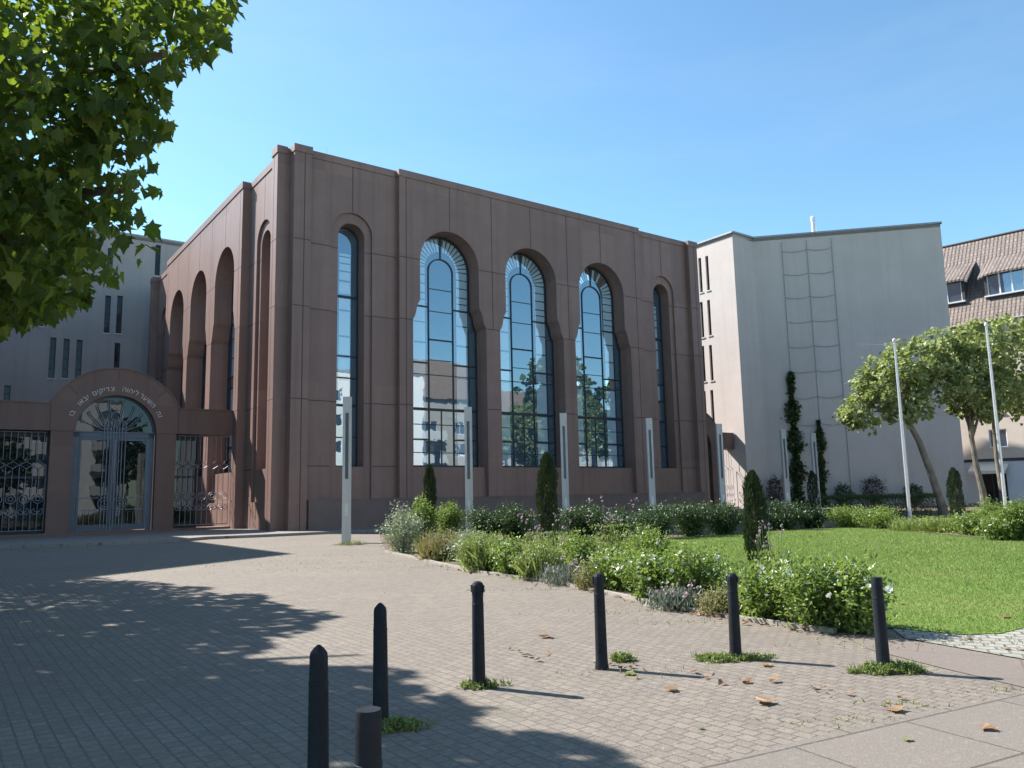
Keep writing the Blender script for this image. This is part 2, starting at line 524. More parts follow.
def paver_mat(name, bw, rh, c1, c2, mort, msize, moss=0.25, bumpd=0.012, squash=1.0, coords='Object', off=0.5, noise=0.35, jit=.02, speck=.45):
    m, nt, p, n, l = new_mat(name)
    tc = N(nt, 'ShaderNodeTexCoord')
    # jitter the joints a little
    nj = N(nt, 'ShaderNodeTexNoise', i_Scale=7.0, i_Detail=2.0)
    l.new(tc.outputs[coords], nj.inputs['Vector'])
    va = N(nt, 'ShaderNodeVectorMath', operation='MULTIPLY_ADD')
    l.new(nj.outputs['Color'], va.inputs[0])
    va.inputs[1].default_value = (jit, jit * .5, 0)
    l.new(tc.outputs[coords], va.inputs[2])
    br = N(nt, 'ShaderNodeTexBrick', i_Scale=1.0, i_Mortar_Size=msize, i_Mortar_Smooth=0.4, i_Brick_Width=bw, i_Row_Height=rh, i_Bias=0.0)
    br.offset = off
    br.inputs['Color1'].default_value = (*c1, 1)
    br.inputs['Color2'].default_value = (*c2, 1)
    br.inputs['Mortar'].default_value = (*mort, 1)
    l.new(va.outputs[0], br.inputs['Vector'])
    big = N(nt, 'ShaderNodeTexNoise', i_Scale=0.38, i_Detail=9.0, i_Roughness=0.68)
    l.new(tc.outputs[coords], big.inputs['Vector'])
    c = mixc(nt, ramp(nt, big.outputs['Fac'], [(0.4, 0.0), (0.66, noise)]), br.outputs['Color'], tuple(v * 0.66 for v in c1))
    fine = N(nt, 'ShaderNodeTexNoise', i_Scale=60.0, i_Detail=3.0, i_Roughness=0.7)
    l.new(tc.outputs[coords], fine.inputs['Vector'])
    c = mixc(nt, ramp(nt, fine.outputs['Fac'], [(0.35, 0.35), (0.6, 0.0)]), c, tuple(v * 0.5 for v in c1))
    spk = N(nt, 'ShaderNodeTexNoise', i_Scale=19.0, i_Detail=3.0, i_Roughness=0.7)
    l.new(tc.outputs[coords], spk.inputs['Vector'])
    c = mixc(nt, ramp(nt, spk.outputs['Fac'], [(0.53, 0.0), (0.72, speck)]), c, tuple(min(1, v * 1.55) for v in c2))
    if moss:
        mo = N(nt, 'ShaderNodeTexNoise', i_Scale=0.28, i_Detail=8.0, i_Roughness=0.68)
        l.new(tc.outputs[coords], mo.inputs['Vector'])
        mf = ramp(nt, mo.outputs['Fac'], [(0.56, 0.0), (0.66, moss)])
        mm = N(nt, 'ShaderNodeMath', operation='MULTIPLY')
        l.new(mf, mm.inputs[0]); l.new(ramp(nt, br.outputs['Fac'], [(0.0, 0.35), (1.0, 1.0)]), mm.inputs[1])
        c = mixc(nt, mm.outputs[0], c, (0.13, 0.14, 0.055))
    l.new(c, p.inputs['Base Color'])
    p.inputs['Roughness'].default_value = 0.8
    p.inputs['Specular IOR Level'].default_value = 0.3
    inv = N(nt, 'ShaderNodeMath', operation='MULTIPLY_ADD'); inv.inputs[1].default_value = -1.0; 
    l.new(br.outputs['Fac'], inv.inputs[0]); l.new(fine.outputs['Fac'], inv.inputs[2])
    bu = N(nt, 'ShaderNodeBump', i_Strength=0.8, i_Distance=bumpd)
    l.new(inv.outputs[0], bu.inputs['Height'])
    l.new(bu.outputs[0], p.inputs['Normal'])
    return m


M['tile'] = tile_mat()
M['paver'] = paver_mat('clinker_paving', 0.125, 0.105, (0.232, 0.194, 0.158), (0.172, 0.147, 0.122), (0.118, 0.10, 0.082), 0.007, jit=.035, speck=.85, bumpd=.008, noise=.6)
M['sett'] = paver_mat('pale_setts', 0.17, 0.16, (0.34, 0.32, 0.285), (0.27, 0.255, 0.23), (0.12, 0.12, 0.07), 0.016, moss=0.5)
M['slab'] = paver_mat('pavement_slabs', 1.0, 0.75, (0.19, 0.163, 0.137), (0.172, 0.148, 0.125), (0.09, 0.078, 0.065), 0.012, moss=0.15, bumpd=0.006, noise=0.2)
M['strip'] = paver_mat('smooth_reddish_strip', 1.6, 0.9, (0.182, 0.15, 0.127), (0.17, 0.141, 0.12), (0.12, 0.10, 0.084), 0.006, moss=0.0, bumpd=0.004, noise=0.25)
M['walk'] = paver_mat('forecourt_slabs', 0.6, 0.4, (0.26, 0.23, 0.205), (0.22, 0.2, 0.18), (0.1, 0.085, 0.075), 0.012, moss=0.1, bumpd=0.006)
M['asphalt'] = surf('street_surface', (0.10, 0.098, 0.095), (0.14, 0.135, 0.13), 2, 0.9, 0.3, 60)


def lawn_mat():
    m, nt, p, n, l = new_mat('lawn_ground')
    tc = N(nt, 'ShaderNodeTexCoord')
    a = N(nt, 'ShaderNodeTexNoise', i_Scale=0.5, i_Detail=8.0, i_Roughness=0.7)
    l.new(tc.outputs['Object'], a.inputs['Vector'])
    c = mixc(nt, ramp(nt, a.outputs['Fac'], [(0.35, 0.0), (0.65, 1.0)]), (0.125, 0.19, 0.04), (0.165, 0.22, 0.052))
    wv = N(nt, 'ShaderNodeTexNoise', i_Scale=0.22, i_Detail=9.0, i_Roughness=0.7)
    l.new(tc.outputs['Object'], wv.inputs['Vector'])
    c = mixc(nt, ramp(nt, wv.outputs['Fac'], [(0.5, 0.0), (0.68, 0.6)]), c, (0.23, 0.2, 0.085))
    b = N(nt, 'ShaderNodeTexNoise', i_Scale=25.0, i_Detail=4.0)
    l.new(tc.outputs['Object'], b.inputs['Vector'])
    c = mixc(nt, ramp(nt, b.outputs['Fac'], [(0.4, 0.5), (0.6, 0.0)]), c, (0.045, 0.10, 0.018))
    l.new(c, p.inputs['Base Color'])
    p.inputs['Roughness'].default_value = 0.9
    p.inputs['Specular IOR Level'].default_value = 0.1
    bu = N(nt, 'ShaderNodeBump', i_Strength=0.8, i_Distance=0.03)
    l.new(b.outputs['Fac'], bu.inputs['Height'])
    l.new(bu.outputs[0], p.inputs['Normal'])
    return m


M['lawn'] = lawn_mat()


# ------------------------------------------------------------------ leaf clouds
def template(kind):
    if kind == 'maple':
        half = [(0.0, 0.0), (0.11, 0.04), (0.44, -0.02), (0.34, 0.17), (0.56, 0.43), (0.31, 0.44), (0.30, 0.58), (0.15, 0.72), (0.0, 1.0)]
        pts = half + [(-x, y) for (x, y) in reversed(half[1:-1])]
        v = [(x, y, 0.30 * abs(x) - 0.22 * y * y) for (x, y) in pts]
        n = len(half)
        fs = [tuple(range(0, n)), (0,) + tuple(range(n - 1, len(pts)))]
        return np.array(v), fs
    if kind == 'oval':
        v = [(0, 0, 0), (0.26, 0.3, 0.07), (0.2, 0.72, 0.04), (0, 1, -0.08), (-0.2, 0.72, 0.04), (-0.26, 0.3, 0.07)]
        return np.array(v), [(0, 1, 2, 3), (0, 3, 4, 5)]
    if kind == 'palm5':
        v = [(0, 0, 0), (0.5, 0.12, 0.1), (0.42, 0.6, 0.02), (0, 1, -0.14), (-0.42, 0.6, 0.02), (-0.5, 0.12, 0.1)]
        return np.array(v), [(0, 1, 2, 3), (0, 3, 4, 5)]
    if kind == 'blade':
        v = [(-0.035, 0, 0), (0.035, 0, 0), (0.03, 0.5, 0.05), (-0.03, 0.5, 0.05), (0, 1, 0.22)]
        return np.array(v), [(0, 1, 2, 3), (3, 2, 4)]
    if kind == 'needle':
        v = [(-0.11, 0, 0), (0.11, 0, 0), (0.09, 0.55, 0.05), (0, 1, 0.0), (-0.09, 0.55, 0.05)]
        return np.array(v), [(0, 1, 2, 3, 4)]
    if kind == 'bloom':
        v, fs = [(0, 0, -0.1)], []
        for k in range(6):
            a = k * math.pi / 3
            v.append((0.5 * math.cos(a), 0.5 * math.sin(a), 0.12))
        for k in range(6): fs.append((0, 1 + k, 1 + (k + 1) % 6))
        v += [(0, 0, 0.05)]
        for k in range(5):
            a = k * 2 * math.pi / 5 + 0.3
            v.append((0.3 * math.cos(a), 0.3 * math.sin(a), 0.25))
        for k in range(5): fs.append((7, 8 + k, 8 + (k + 1) % 5))
        return np.array(v), fs


def leaf_arrays(P, D, Nn, S, kind):
    """P points, D direction of the midrib, Nn rough normal, S sizes -> vertices and faces"""
    tv, tf = template(kind)
    D = D / np.linalg.norm(D, axis=1)[:, None]
    X = np.cross(D, Nn)
    X /= (np.linalg.norm(X, axis=1)[:, None] + 1e-9)
    Z = np.cross(X, D)
    V = P[:, None, :] + S[:, None, None] * (tv[None, :, 0, None] * X[:, None, :] + tv[None, :, 1, None] * D[:, None, :] + tv[None, :, 2, None] * Z[:, None, :])
    n = tv.shape[0]
    V = V.reshape(-1, 3)
    F = []
    for f in tf:
        a = np.array(f)[None, :] + (np.arange(len(P)) * n)[:, None]
        F += a.tolist()
    return V, F


def cloud_mesh(name, parts, mats, smooth=False):
    """parts: list of (V, F, material index)"""
    vs, fs, mi, b = [], [], [], 0
    for V, F, k in parts:
        vs.append(V)
        fs += [[i + b for i in f] for f in F]
        mi += [k] * len(F)
        b += len(V)
    me = bpy.data.meshes.new(name)
    me.from_pydata(np.vstack(vs).tolist(), [], fs)
    for m in (mats if isinstance(mats, (list, tuple)) else [mats]): me.materials.append(m)
    me.polygons.foreach_set('material_index', mi)
    me.update()
    return me


def unit(n, r=None):
    v = (r or rng).normal(size=(n, 3))
    return v / np.linalg.norm(v, axis=1)[:, None]


def leaves_at(P, size, kind, out=None, droop=0.3, jitter=0.9, sj=0.3):
    n = len(P)
    D = unit(n) * jitter
    if out is not None: D = D + out
    D[:, 2] -= droop
    Nn = unit(n) * 0.7 + np.array([0, 0, 1.0])
    S = size * (1 + sj * rng.uniform(-1, 1, n))
    return leaf_arrays(P, D, Nn, S, kind)


# ------------------------------------------------------------------ the ground
def sheet(name, pts, z, m, kind='structure', frame=None, parent=None):
    """a flat polygon; frame = (origin xy, angle) gives the object its own axes for the pattern"""
    o0, ang = frame if frame else ((0, 0), 0.0)
    c, s = math.cos(-ang), math.sin(-ang)
    loc = [((p[0] - o0[0]) * c - (p[1] - o0[1]) * s, (p[0] - o0[0]) * s + (p[1] - o0[1]) * c) for p in pts]
    tess = tessellate_polygon([[Vector((x, y, 0)) for x, y in loc]])
    me = bpy.data.meshes.new(name)
    fs = []
    for t in tess:
        a, b, d = (loc[i] for i in t)
        cr = (b[0] - a[0]) * (d[1] - a[1]) - (b[1] - a[1]) * (d[0] - a[0])
        fs.append(tuple(t) if cr > 0 else tuple(reversed(t)))
    me.from_pydata([(x, y, 0) for x, y in loc], [], fs)
    me.materials.append(m)
    o = link_mesh(name, me, parent, (o0[0], o0[1], z), ang)
    if kind: o['kind'] = kind
    return o


def slab_poly(name, pts, z0, z1, m, frame=None, kind='structure'):
    o0, ang = frame if frame else ((0, 0), 0.0)
    c, s = math.cos(-ang), math.sin(-ang)
    loc = [((p[0] - o0[0]) * c - (p[1] - o0[1]) * s, (p[0] - o0[0]) * s + (p[1] - o0[1]) * c) for p in pts]
    mb = MB()
    mb.plate(loc, [], z1, z0, mp=lambda a, y, z: (a, z, y))
    o = mb.build(name, m, None, loc=(o0[0], o0[1], 0), rz=ang)
    if kind: o['kind'] = kind
    return o


FR = ((0.0, 0.0), ANG + math.pi / 2)
sheet('ground', [(-600, -600), (600, -600), (600, 600), (-600, 600)], -0.012, M['asphalt'])
sheet('plaza_paving', [(-40, -6), (14, -6), (40, 20), (60, 70), (-40, 70)], 0.0, M['paver'], frame=FR)


def gp(px, py):
    g = G(px, py)
    return (float(g[0]), float(g[1]))


walk_pts = [st(-14, -2.0)[:2], st(-10.5, -2.15)[:2], st(-7.4, -3.2)[:2], st(-4.6, -3.4)[:2], st(-3.2, -2.3)[:2], st(-0.8, -2.6)[:2], st(2.0, -2.6)[:2],
            st(45, -2.6)[:2], st(45, 30)[:2], st(-14, 32)[:2]]
slab_poly('forecourt_pavement', walk_pts, -0.01, 0.12, M['walk'], frame=((0, 0), ANG))

slab_edge = [gp(560, 800), gp(700, 768), gp(800, 741), gp(905, 716), gp(1024, 694), gp(1120, 680)]
sheet('slab_pavement', slab_edge + [(9.5, 4.5), (9.5, -2), (1.0, -2)], 0.004, M['slab'], frame=((0.3, 0), R_(28)))
strip_pts = [gp(836, 633), gp(905, 640), gp(1024, 661), gp(1150, 684), gp(1150, 712), gp(1024, 688), gp(940, 668), gp(870, 650)]
sheet('smooth_path_strip', strip_pts, 0.006, M['strip'], frame=((3, 8), R_(-28)))
sett_pts = [gp(892, 629), gp(960, 636), gp(1000, 635), gp(1024, 629), gp(1150, 600), gp(1150, 683), gp(1024, 660), gp(905, 639)]
sheet('sett_path', sett_pts, 0.010, M['sett'], frame=((4, 8.5), R_(-24)))

lawn_pts = [gp(892, 629), gp(960, 636), gp(1000, 635), gp(1024, 629), gp(1150, 600), gp(1200, 560), gp(1024, 541), gp(960, 537), gp(900, 531), gp(850, 528),
            gp(770, 532), gp(700, 537), gp(640, 540), gp(600, 545), gp(620, 555), gp(660, 568), gp(740, 590), gp(800, 608), gp(850, 620)]
sheet('lawn', lawn_pts, 0.017, M['lawn'])
bed_edge = [gp(386, 552), gp(425, 561), gp(480, 573), gp(560, 584), gp(640, 601), gp(700, 613), gp(780, 626), gp(836, 633), gp(892, 629)]
bed_pts = bed_edge + [gp(850, 610), gp(1024, 500), st(46, -4)[:2], st(30, -3)[:2], st(5, -3)[:2], st(2.4, -7)[:2]]
back_path = [gp(870, 523), gp(900, 518.5), gp(960, 518), gp(1060, 519), gp(1060, 524), gp(950, 523.5)]
sheet('flower_bed_soil', bed_pts, 0.014, M['soil'])
sheet('back_path', back_path, 0.036, M['edging'])
# raised pale edging stones along the bed
mb = MB()
for a, b in zip(bed_edge[:-2], bed_edge[1:-1]):
    a, b = Vector((*a, 0.02)), Vector((*b, 0.02))
    L = (b - a).length
    n = max(1, round(L / 0.8))
    for k in range(n):
        p0, p1 = a.lerp(b, k / n), a.lerp(b, (k + 1) / n)
        d = (p1 - p0).normalized() * 0.006
        mb.bar(p0 + d, p1 - d, 0.08, 0.05 + 0.01 * random.random())
o = mb.build('bed_edging', M['edging'])
o['kind'] = 'structure'

# ------------------------------------------------------------------ the brown stone hall
hall = thing('hall_building', 'large reddish brown stone hall with tall keyhole arched windows and stepped corners', 'building', K0, ANG)
ZT = 19.42
ZS = 14.52
SP = {'F': dict(pier=[(1.1, 2.0), (30.2, 31.1)], bay=[(2.0, 7.0), (25.2, 30.2)], cen=(7.0, 25.2), big=[10.2, 15.95, 21.68], small=[4.42, 27.65]),
      'L': dict(pier=[(0.65, 1.45), (29.3, 30.15)], bay=[(1.45, 6.3), (24.4, 29.3)], cen=(6.3, 24.4), big=[9.5, 15.25, 20.95], small=[3.87, 26.85])}
BW, BL = 1.93, 2.39
GY = 1.1


def facade(mb, sp, mp, rec, cop):
    Z0 = 0.05
    for (a0, a1) in sp['pier']:
        mb.plate([(a0, Z0), (a1, Z0), (a1, ZT), (a0, ZT)], [], 0.0, 0.95, mp)
    for (a0, a1), c in zip(sp['bay'], sp['small']):
        ring = arch(c, 1.14, 15.40, 1.5)
        mb.plate([(a0, Z0), (a1, Z0), (a1, ZT - 0.03), (a0, ZT - 0.03)], [ring], rec, rec + 0.13, mp)
        mb.plate(arch(c, 1.16, 15.40, 1.48), [arch(c, 0.75, 15.24, 3.18)], rec + 0.128, GY + 0.35, mp, sides=False)
    a0, a1 = sp['cen']
    holes = [keyhole(c, BW, ZS, BL, 12.25, 11.1, 1.5) for c in sp['big']]
    mb.plate([(a0, Z0), (a1, Z0), (a1, ZT), (a0, ZT)], holes, 0.0, GY + 0.06, mp)
    for c in sp['big']:
        # sill panel
        vs = [mp(a, y, z) for (a, y, z) in ((c - BL + .002, .32, 1.5), (c + BL - .002, .32, 1.5), (c + BL - .002, .32, 3.18), (c - BL + .002, .32, 3.18),
                                            (c - BL + .002, GY + .05, 3.18), (c + BL - .002, GY + .05, 3.18))]
        mb.add(vs, [(0, 1, 2, 3), (3, 2, 5, 4)])

    def bx(a0, a1, y0, y1, z0, z1, mi):
        ps = [mp(a, y, z) for z in (z0, z1) for (a, y) in ((a0, y0), (a1, y0), (a1, y1), (a0, y1))]
        mb.add(ps, [(3, 2, 1, 0), (4, 5, 6, 7), (0, 1, 5, 4), (1, 2, 6, 5), (2, 3, 7, 6), (3, 0, 4, 7)], mi)
    W_ = 0.024
    P_ = 0.004

    def hj(x0, x1, z, y):
        bx(x0, x1, y - P_, y + 0.02, z - W_, z + W_, 1)

    def vj(x, z0, z1, y):
        bx(x - W_, x + W_, y - P_, y + 0.02, z0, z1, 1)
    for z, hw in ((14.52, BW), (11.1, BL), (6.45, BL)):
        xs = [a0] + [v for c in sp['big'] for v in (c - hw, c + hw)] + [a1]
        for k in range(0, len(xs), 2): hj(xs[k] + 0.01, xs[k + 1] - 0.01, z, 0)
        for (b0, b1), c in zip(sp['bay'], sp['small']):
            hj(b0, c - 1.15, z, rec); hj(c + 1.15, b1, z, rec)
            hj(c - 1.12, c - 0.76, z, rec + .128); hj(c + 0.76, c + 1.12, z, rec + .128)
        for (b0, b1) in sp['pier']: hj(b0 + .01, b1 - .01, z, 0)
    for (b0, b1), c in zip(sp['bay'], sp['small']):
        vj(c, 16.56, 19.1, rec)
        hj(b0, c - 1.15, 3.2, rec); hj(c + 1.15, b1, 3.2, rec)
    for c in sp['big']: vj(c, 16.48, 19.1, 0)
    for k in range(2): vj((sp['big'][k] + sp['big'][k + 1]) / 2, 11.1, 19.1, 0)
    vj(a0 + 0.42, 1.5, 19.1, 0); vj(a1 - 0.42, 1.5, 19.1, 0)
    for (b0, b1) in sp['pier']: vj((b0 + b1) / 2 + .1, 0.1, 19.1, 0)

    def cp(a0, a1, y0, dz):
        ps = [(a0, y0, 0), (a1, y0, 0), (a1, y0 + .55, 0), (a0, y0 + .55, 0)]
        vs = [cop[1](a, y, ZT - .34) for a, y, _ in ps] + [cop[1](a, y, ZT + .05 + dz) for a, y, _ in ps]
        cop[0].add(vs, [(3, 2, 1, 0), (4, 5, 6, 7), (0, 1, 5, 4), (1, 2, 6, 5), (2, 3, 7, 6), (3, 0, 4, 7)])
    cp(a0 - .04, a1 + .04, -.045, 0.0)
    for (b0, b1) in sp['bay']: cp(b0 + .045, b1 - .045, rec - .045, -.012)
    for (b0, b1) in sp['pier']: cp(b0 - .04, b1 + .04, -.045, -.004)


wall = MB()
cope = MB()
mF = lambda a, y, z: (a, y, z)
mL = lambda a, y, z: (0.45 + y, a, z)
mR = lambda a, y, z: (31.75 - y, a, z)
facade(wall, SP['F'], mF, 0.35, (cope, mF))
facade(wall, SP['L'], mL, 0.45, (cope, mL))
facade(wall, SP['L'], mR, 0.45, (cope, mR))
wall.add([(1.2, 30.1, 0), (31.0, 30.1, 0), (31.0, 30.1, ZT), (1.2, 30.1, ZT)], [(0, 1, 2, 3)])
wall.build('wall', [M['stone'], M['joint']], hall)
cope.build('parapet_coping', M['stone'], hall)
mb = MB(); mb.box(1.7, 30.5, 1.2, 29.8, 18.9, 19.0); mb.build('roof', M['roof'], hall)
mb = MB(); mb.box(2.05, 30.4, -0.14, 0.34, 0.05, 1.5); mb.box(2.02, 30.43, -0.17, 0.30, 1.5, 1.56)
mb.build('plinth', M['plinth'], hall)
mb = MB(); mb.tube([(3.2, 1.0, ZT), (3.2, 1.0, ZT + 0.75)], 0.012, 6); mb.build('lightning_rod', M['galv'], hall)


def big_window_meshes():
    z0 = 3.18
    out = keyhole(0, BW - .005, ZS, BL - .005, 12.25, 11.1, z0 + .004)
    inn = keyhole(0, BW - .10, ZS, BL - .10, 12.22, 11.07, z0 + .12)
    fr = MB()
    fr.plate(out, [inn], GY - .07, GY + .03)
    y0, y1 = GY - .05, GY + .012
    lw = 0.80                      # half width of the central lancet
    zt = 14.35
    for sx in (-1, 1):
        fr.box(sx * lw - .035, sx * lw + .035, y0, y1, z0 + .1, zt)
    # lancet head
    pr = None
    for k in range(17):
        a = math.pi * k / 16
        p = (lw * math.cos(a), zt + lw * 0.95 * math.sin(a))
        if pr: fr.bar((pr[0], (y0 + y1) / 2, pr[1]), (p[0], (y0 + y1) / 2, p[1]), .07, .07, upv=(0, 1, 0))
        pr = p
    fr.box(-.03, .03, y0, y1, zt + lw * .95, ZS + BW - .1)
    fr.box(-BL + .1, BL - .1, y0 - .01, y1, 6.33, 6.47)          # main transom
    fr.box(-lw, lw, y0, y1, 10.32, 10.40)
    for sx in (-1, 1):
        for z in (12.22, 9.0, 4.72):
            xo = BW if z > 12 else BL
            a, b = sorted((sx * (lw + .03), sx * (xo - .1)))
            fr.box(a, b, y0, y1, z - .04, z + .04)
    for sx in (-1, 1):
        fr.box(sx * 1.86 - .022, sx * 1.86 + .022, y0 + .01, y1, z0 + .1, 11.2)
    fr.box(-.025, .025, y0 + .01, y1, z0 + .1, 6.33)
    for z in (8.35, 5.55, 4.0): fr.box(-BL + .1, BL - .1, y0 + .015, y1, z - .022, z + .022)
    for z in (13.3, 12.0, 9.2): fr.box(-lw, lw, y0 + .015, y1, z - .018, z + .018)
    frm = fr.mesh('window', M['frame'])
    pa = MB()
    pa.plate(inn, [], GY, GY + .01)
    pam = pa.mesh('pane', M['glass'])
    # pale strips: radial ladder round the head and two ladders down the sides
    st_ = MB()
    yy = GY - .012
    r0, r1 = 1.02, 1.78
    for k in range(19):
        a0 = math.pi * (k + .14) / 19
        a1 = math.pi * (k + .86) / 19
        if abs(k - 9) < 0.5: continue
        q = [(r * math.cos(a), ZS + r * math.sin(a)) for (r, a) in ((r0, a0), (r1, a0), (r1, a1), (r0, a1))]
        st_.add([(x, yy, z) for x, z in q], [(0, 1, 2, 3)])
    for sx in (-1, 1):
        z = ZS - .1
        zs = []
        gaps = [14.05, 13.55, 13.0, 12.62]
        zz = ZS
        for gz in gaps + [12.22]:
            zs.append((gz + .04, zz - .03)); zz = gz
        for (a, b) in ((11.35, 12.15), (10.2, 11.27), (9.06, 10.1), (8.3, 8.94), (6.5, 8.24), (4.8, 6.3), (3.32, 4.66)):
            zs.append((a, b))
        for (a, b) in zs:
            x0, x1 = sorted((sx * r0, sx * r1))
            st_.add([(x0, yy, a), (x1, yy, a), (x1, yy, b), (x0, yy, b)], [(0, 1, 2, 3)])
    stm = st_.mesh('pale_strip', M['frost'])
    return frm, pam, stm


def small_window_meshes():
    out = arch(0, .745, 15.24, 3.184)
    inn = arch(0, .68, 15.24, 3.27)
    fr = MB(); fr.plate(out, [inn], GY + .15, GY + .25)
    y0, y1 = GY + .17, GY + .235
    for z in (12.2, 9.0, 7.85, 6.4, 4.72):
        fr.box(-.68, .68, y0, y1, z - (.06 if z in (6.4, 12.2) else .03), z + (.06 if z in (6.4, 12.2) else .03))
    frm = fr.mesh('window', M['frame'])
    pa = MB(); pa.plate(inn, [], GY + .23, GY + .24)
    pam = pa.mesh('pane', M['glass'])
    s_ = MB()
    for (a, b) in ((14.42, 14.56), (14.05, 14.35), (13.62, 13.98), (13.1, 13.55), (12.35, 13.0), (11.5, 12.1), (10.1, 11.4), (9.08, 10.0), (7.9, 8.9), (6.5, 7.7)):
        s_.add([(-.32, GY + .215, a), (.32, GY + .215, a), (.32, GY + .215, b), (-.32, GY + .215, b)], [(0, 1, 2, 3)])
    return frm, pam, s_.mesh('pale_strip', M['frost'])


bigw, smlw = big_window_meshes(), small_window_meshes()


def put_window(ms, loc, rz):
    w = link_mesh('window', ms[0], hall, loc, rz)
    link_mesh('pane', ms[1], w)
    link_mesh('pale_strip', ms[2], w)


for c in SP['F']['big']: put_window(bigw, (c, 0, 0), 0)
for c in SP['F']['small']: put_window(smlw, (c, 0, 0), 0)
for c in SP['L']['big']:
    put_window(bigw, (0.45, c, 0), -math.pi / 2)
    put_window(bigw, (31.75, c, 0), math.pi / 2)
for c in SP['L']['small']:
    put_window(smlw, (0.45, c, 0), -math.pi / 2)
    put_window(smlw, (31.75, c, 0), math.pi / 2)

# ------------------------------------------------------------------ arched gates between the hall and the grey blocks
GT = 7.0
ZB0, ZB1 = 5.15, 6.45


def spiral(c, r0, turns, y, n=26, flip=1, start=0.0):
    pts = []
    for k in range(n + 1):
        q = k / n
        a = start + flip * 2 * math.pi * turns * q
        r = r0 * (1 - 0.8 * q)
        pts.append((c[0] + r * math.cos(a), y, c[1] + r * math.sin(a)))
    return pts


def grille(mb, a0, a1, z0, z1, y, r=0.018):
    n = max(2, round((a1 - a0) / 0.56))
    dx = (a1 - a0) / n
    zd = z0 + (z1 - z0) * 0.66
    zr = z0 + (z1 - z0) * 0.32
    for k in range(n):
        c = a0 + (k + .5) * dx
        h = dx / 2
        mb.tube([(c - h * .5, y, z1), (c - h * .5, y, zd + .3), (c, y, zd + .16), (c - h * .95, y, zd)], r, 5)
        mb.tube([(c + h * .5, y, z1), (c + h * .5, y, zd + .3), (c, y, zd + .16), (c + h * .95, y, zd)], r, 5)
        mb.tube([(c - h * .95, y + .03, zd), (c, y + .03, zd - .18), (c, y + .03, zr + .26)], r, 5)
        mb.tube([(c + h * .95, y + .03, zd), (c, y + .03, zd - .18)], r, 5)
        mb.tube([(c + h, y, zd), (c + h, y, z0)], r, 5)
        for rr in (.21, .10):
            mb.tube([(c + rr * math.cos(t), y, zr + rr * math.sin(t)) for t in np.linspace(0, 2 * math.pi, 15)[:-1]], r, 5, closed=True)
        mb.tube(spiral((c - .1, zr - .62), .16, 1.1, y, 14, 1, 1.57), r, 5)
        mb.tube(spiral((c + .1, zr - .62), .16, 1.1, y, 14, -1, 1.57), r, 5)
        mb.tube([(c, y, zr - .21), (c, y, z0)], r, 5)
    mb.tube([(a0, y, z0 + .03), (a1, y, z0 + .03)], r * 1.3, 5)
    mb.tube([(a0, y, z1 - .03), (a1, y, z1 - .03)], r * 1.3, 5)


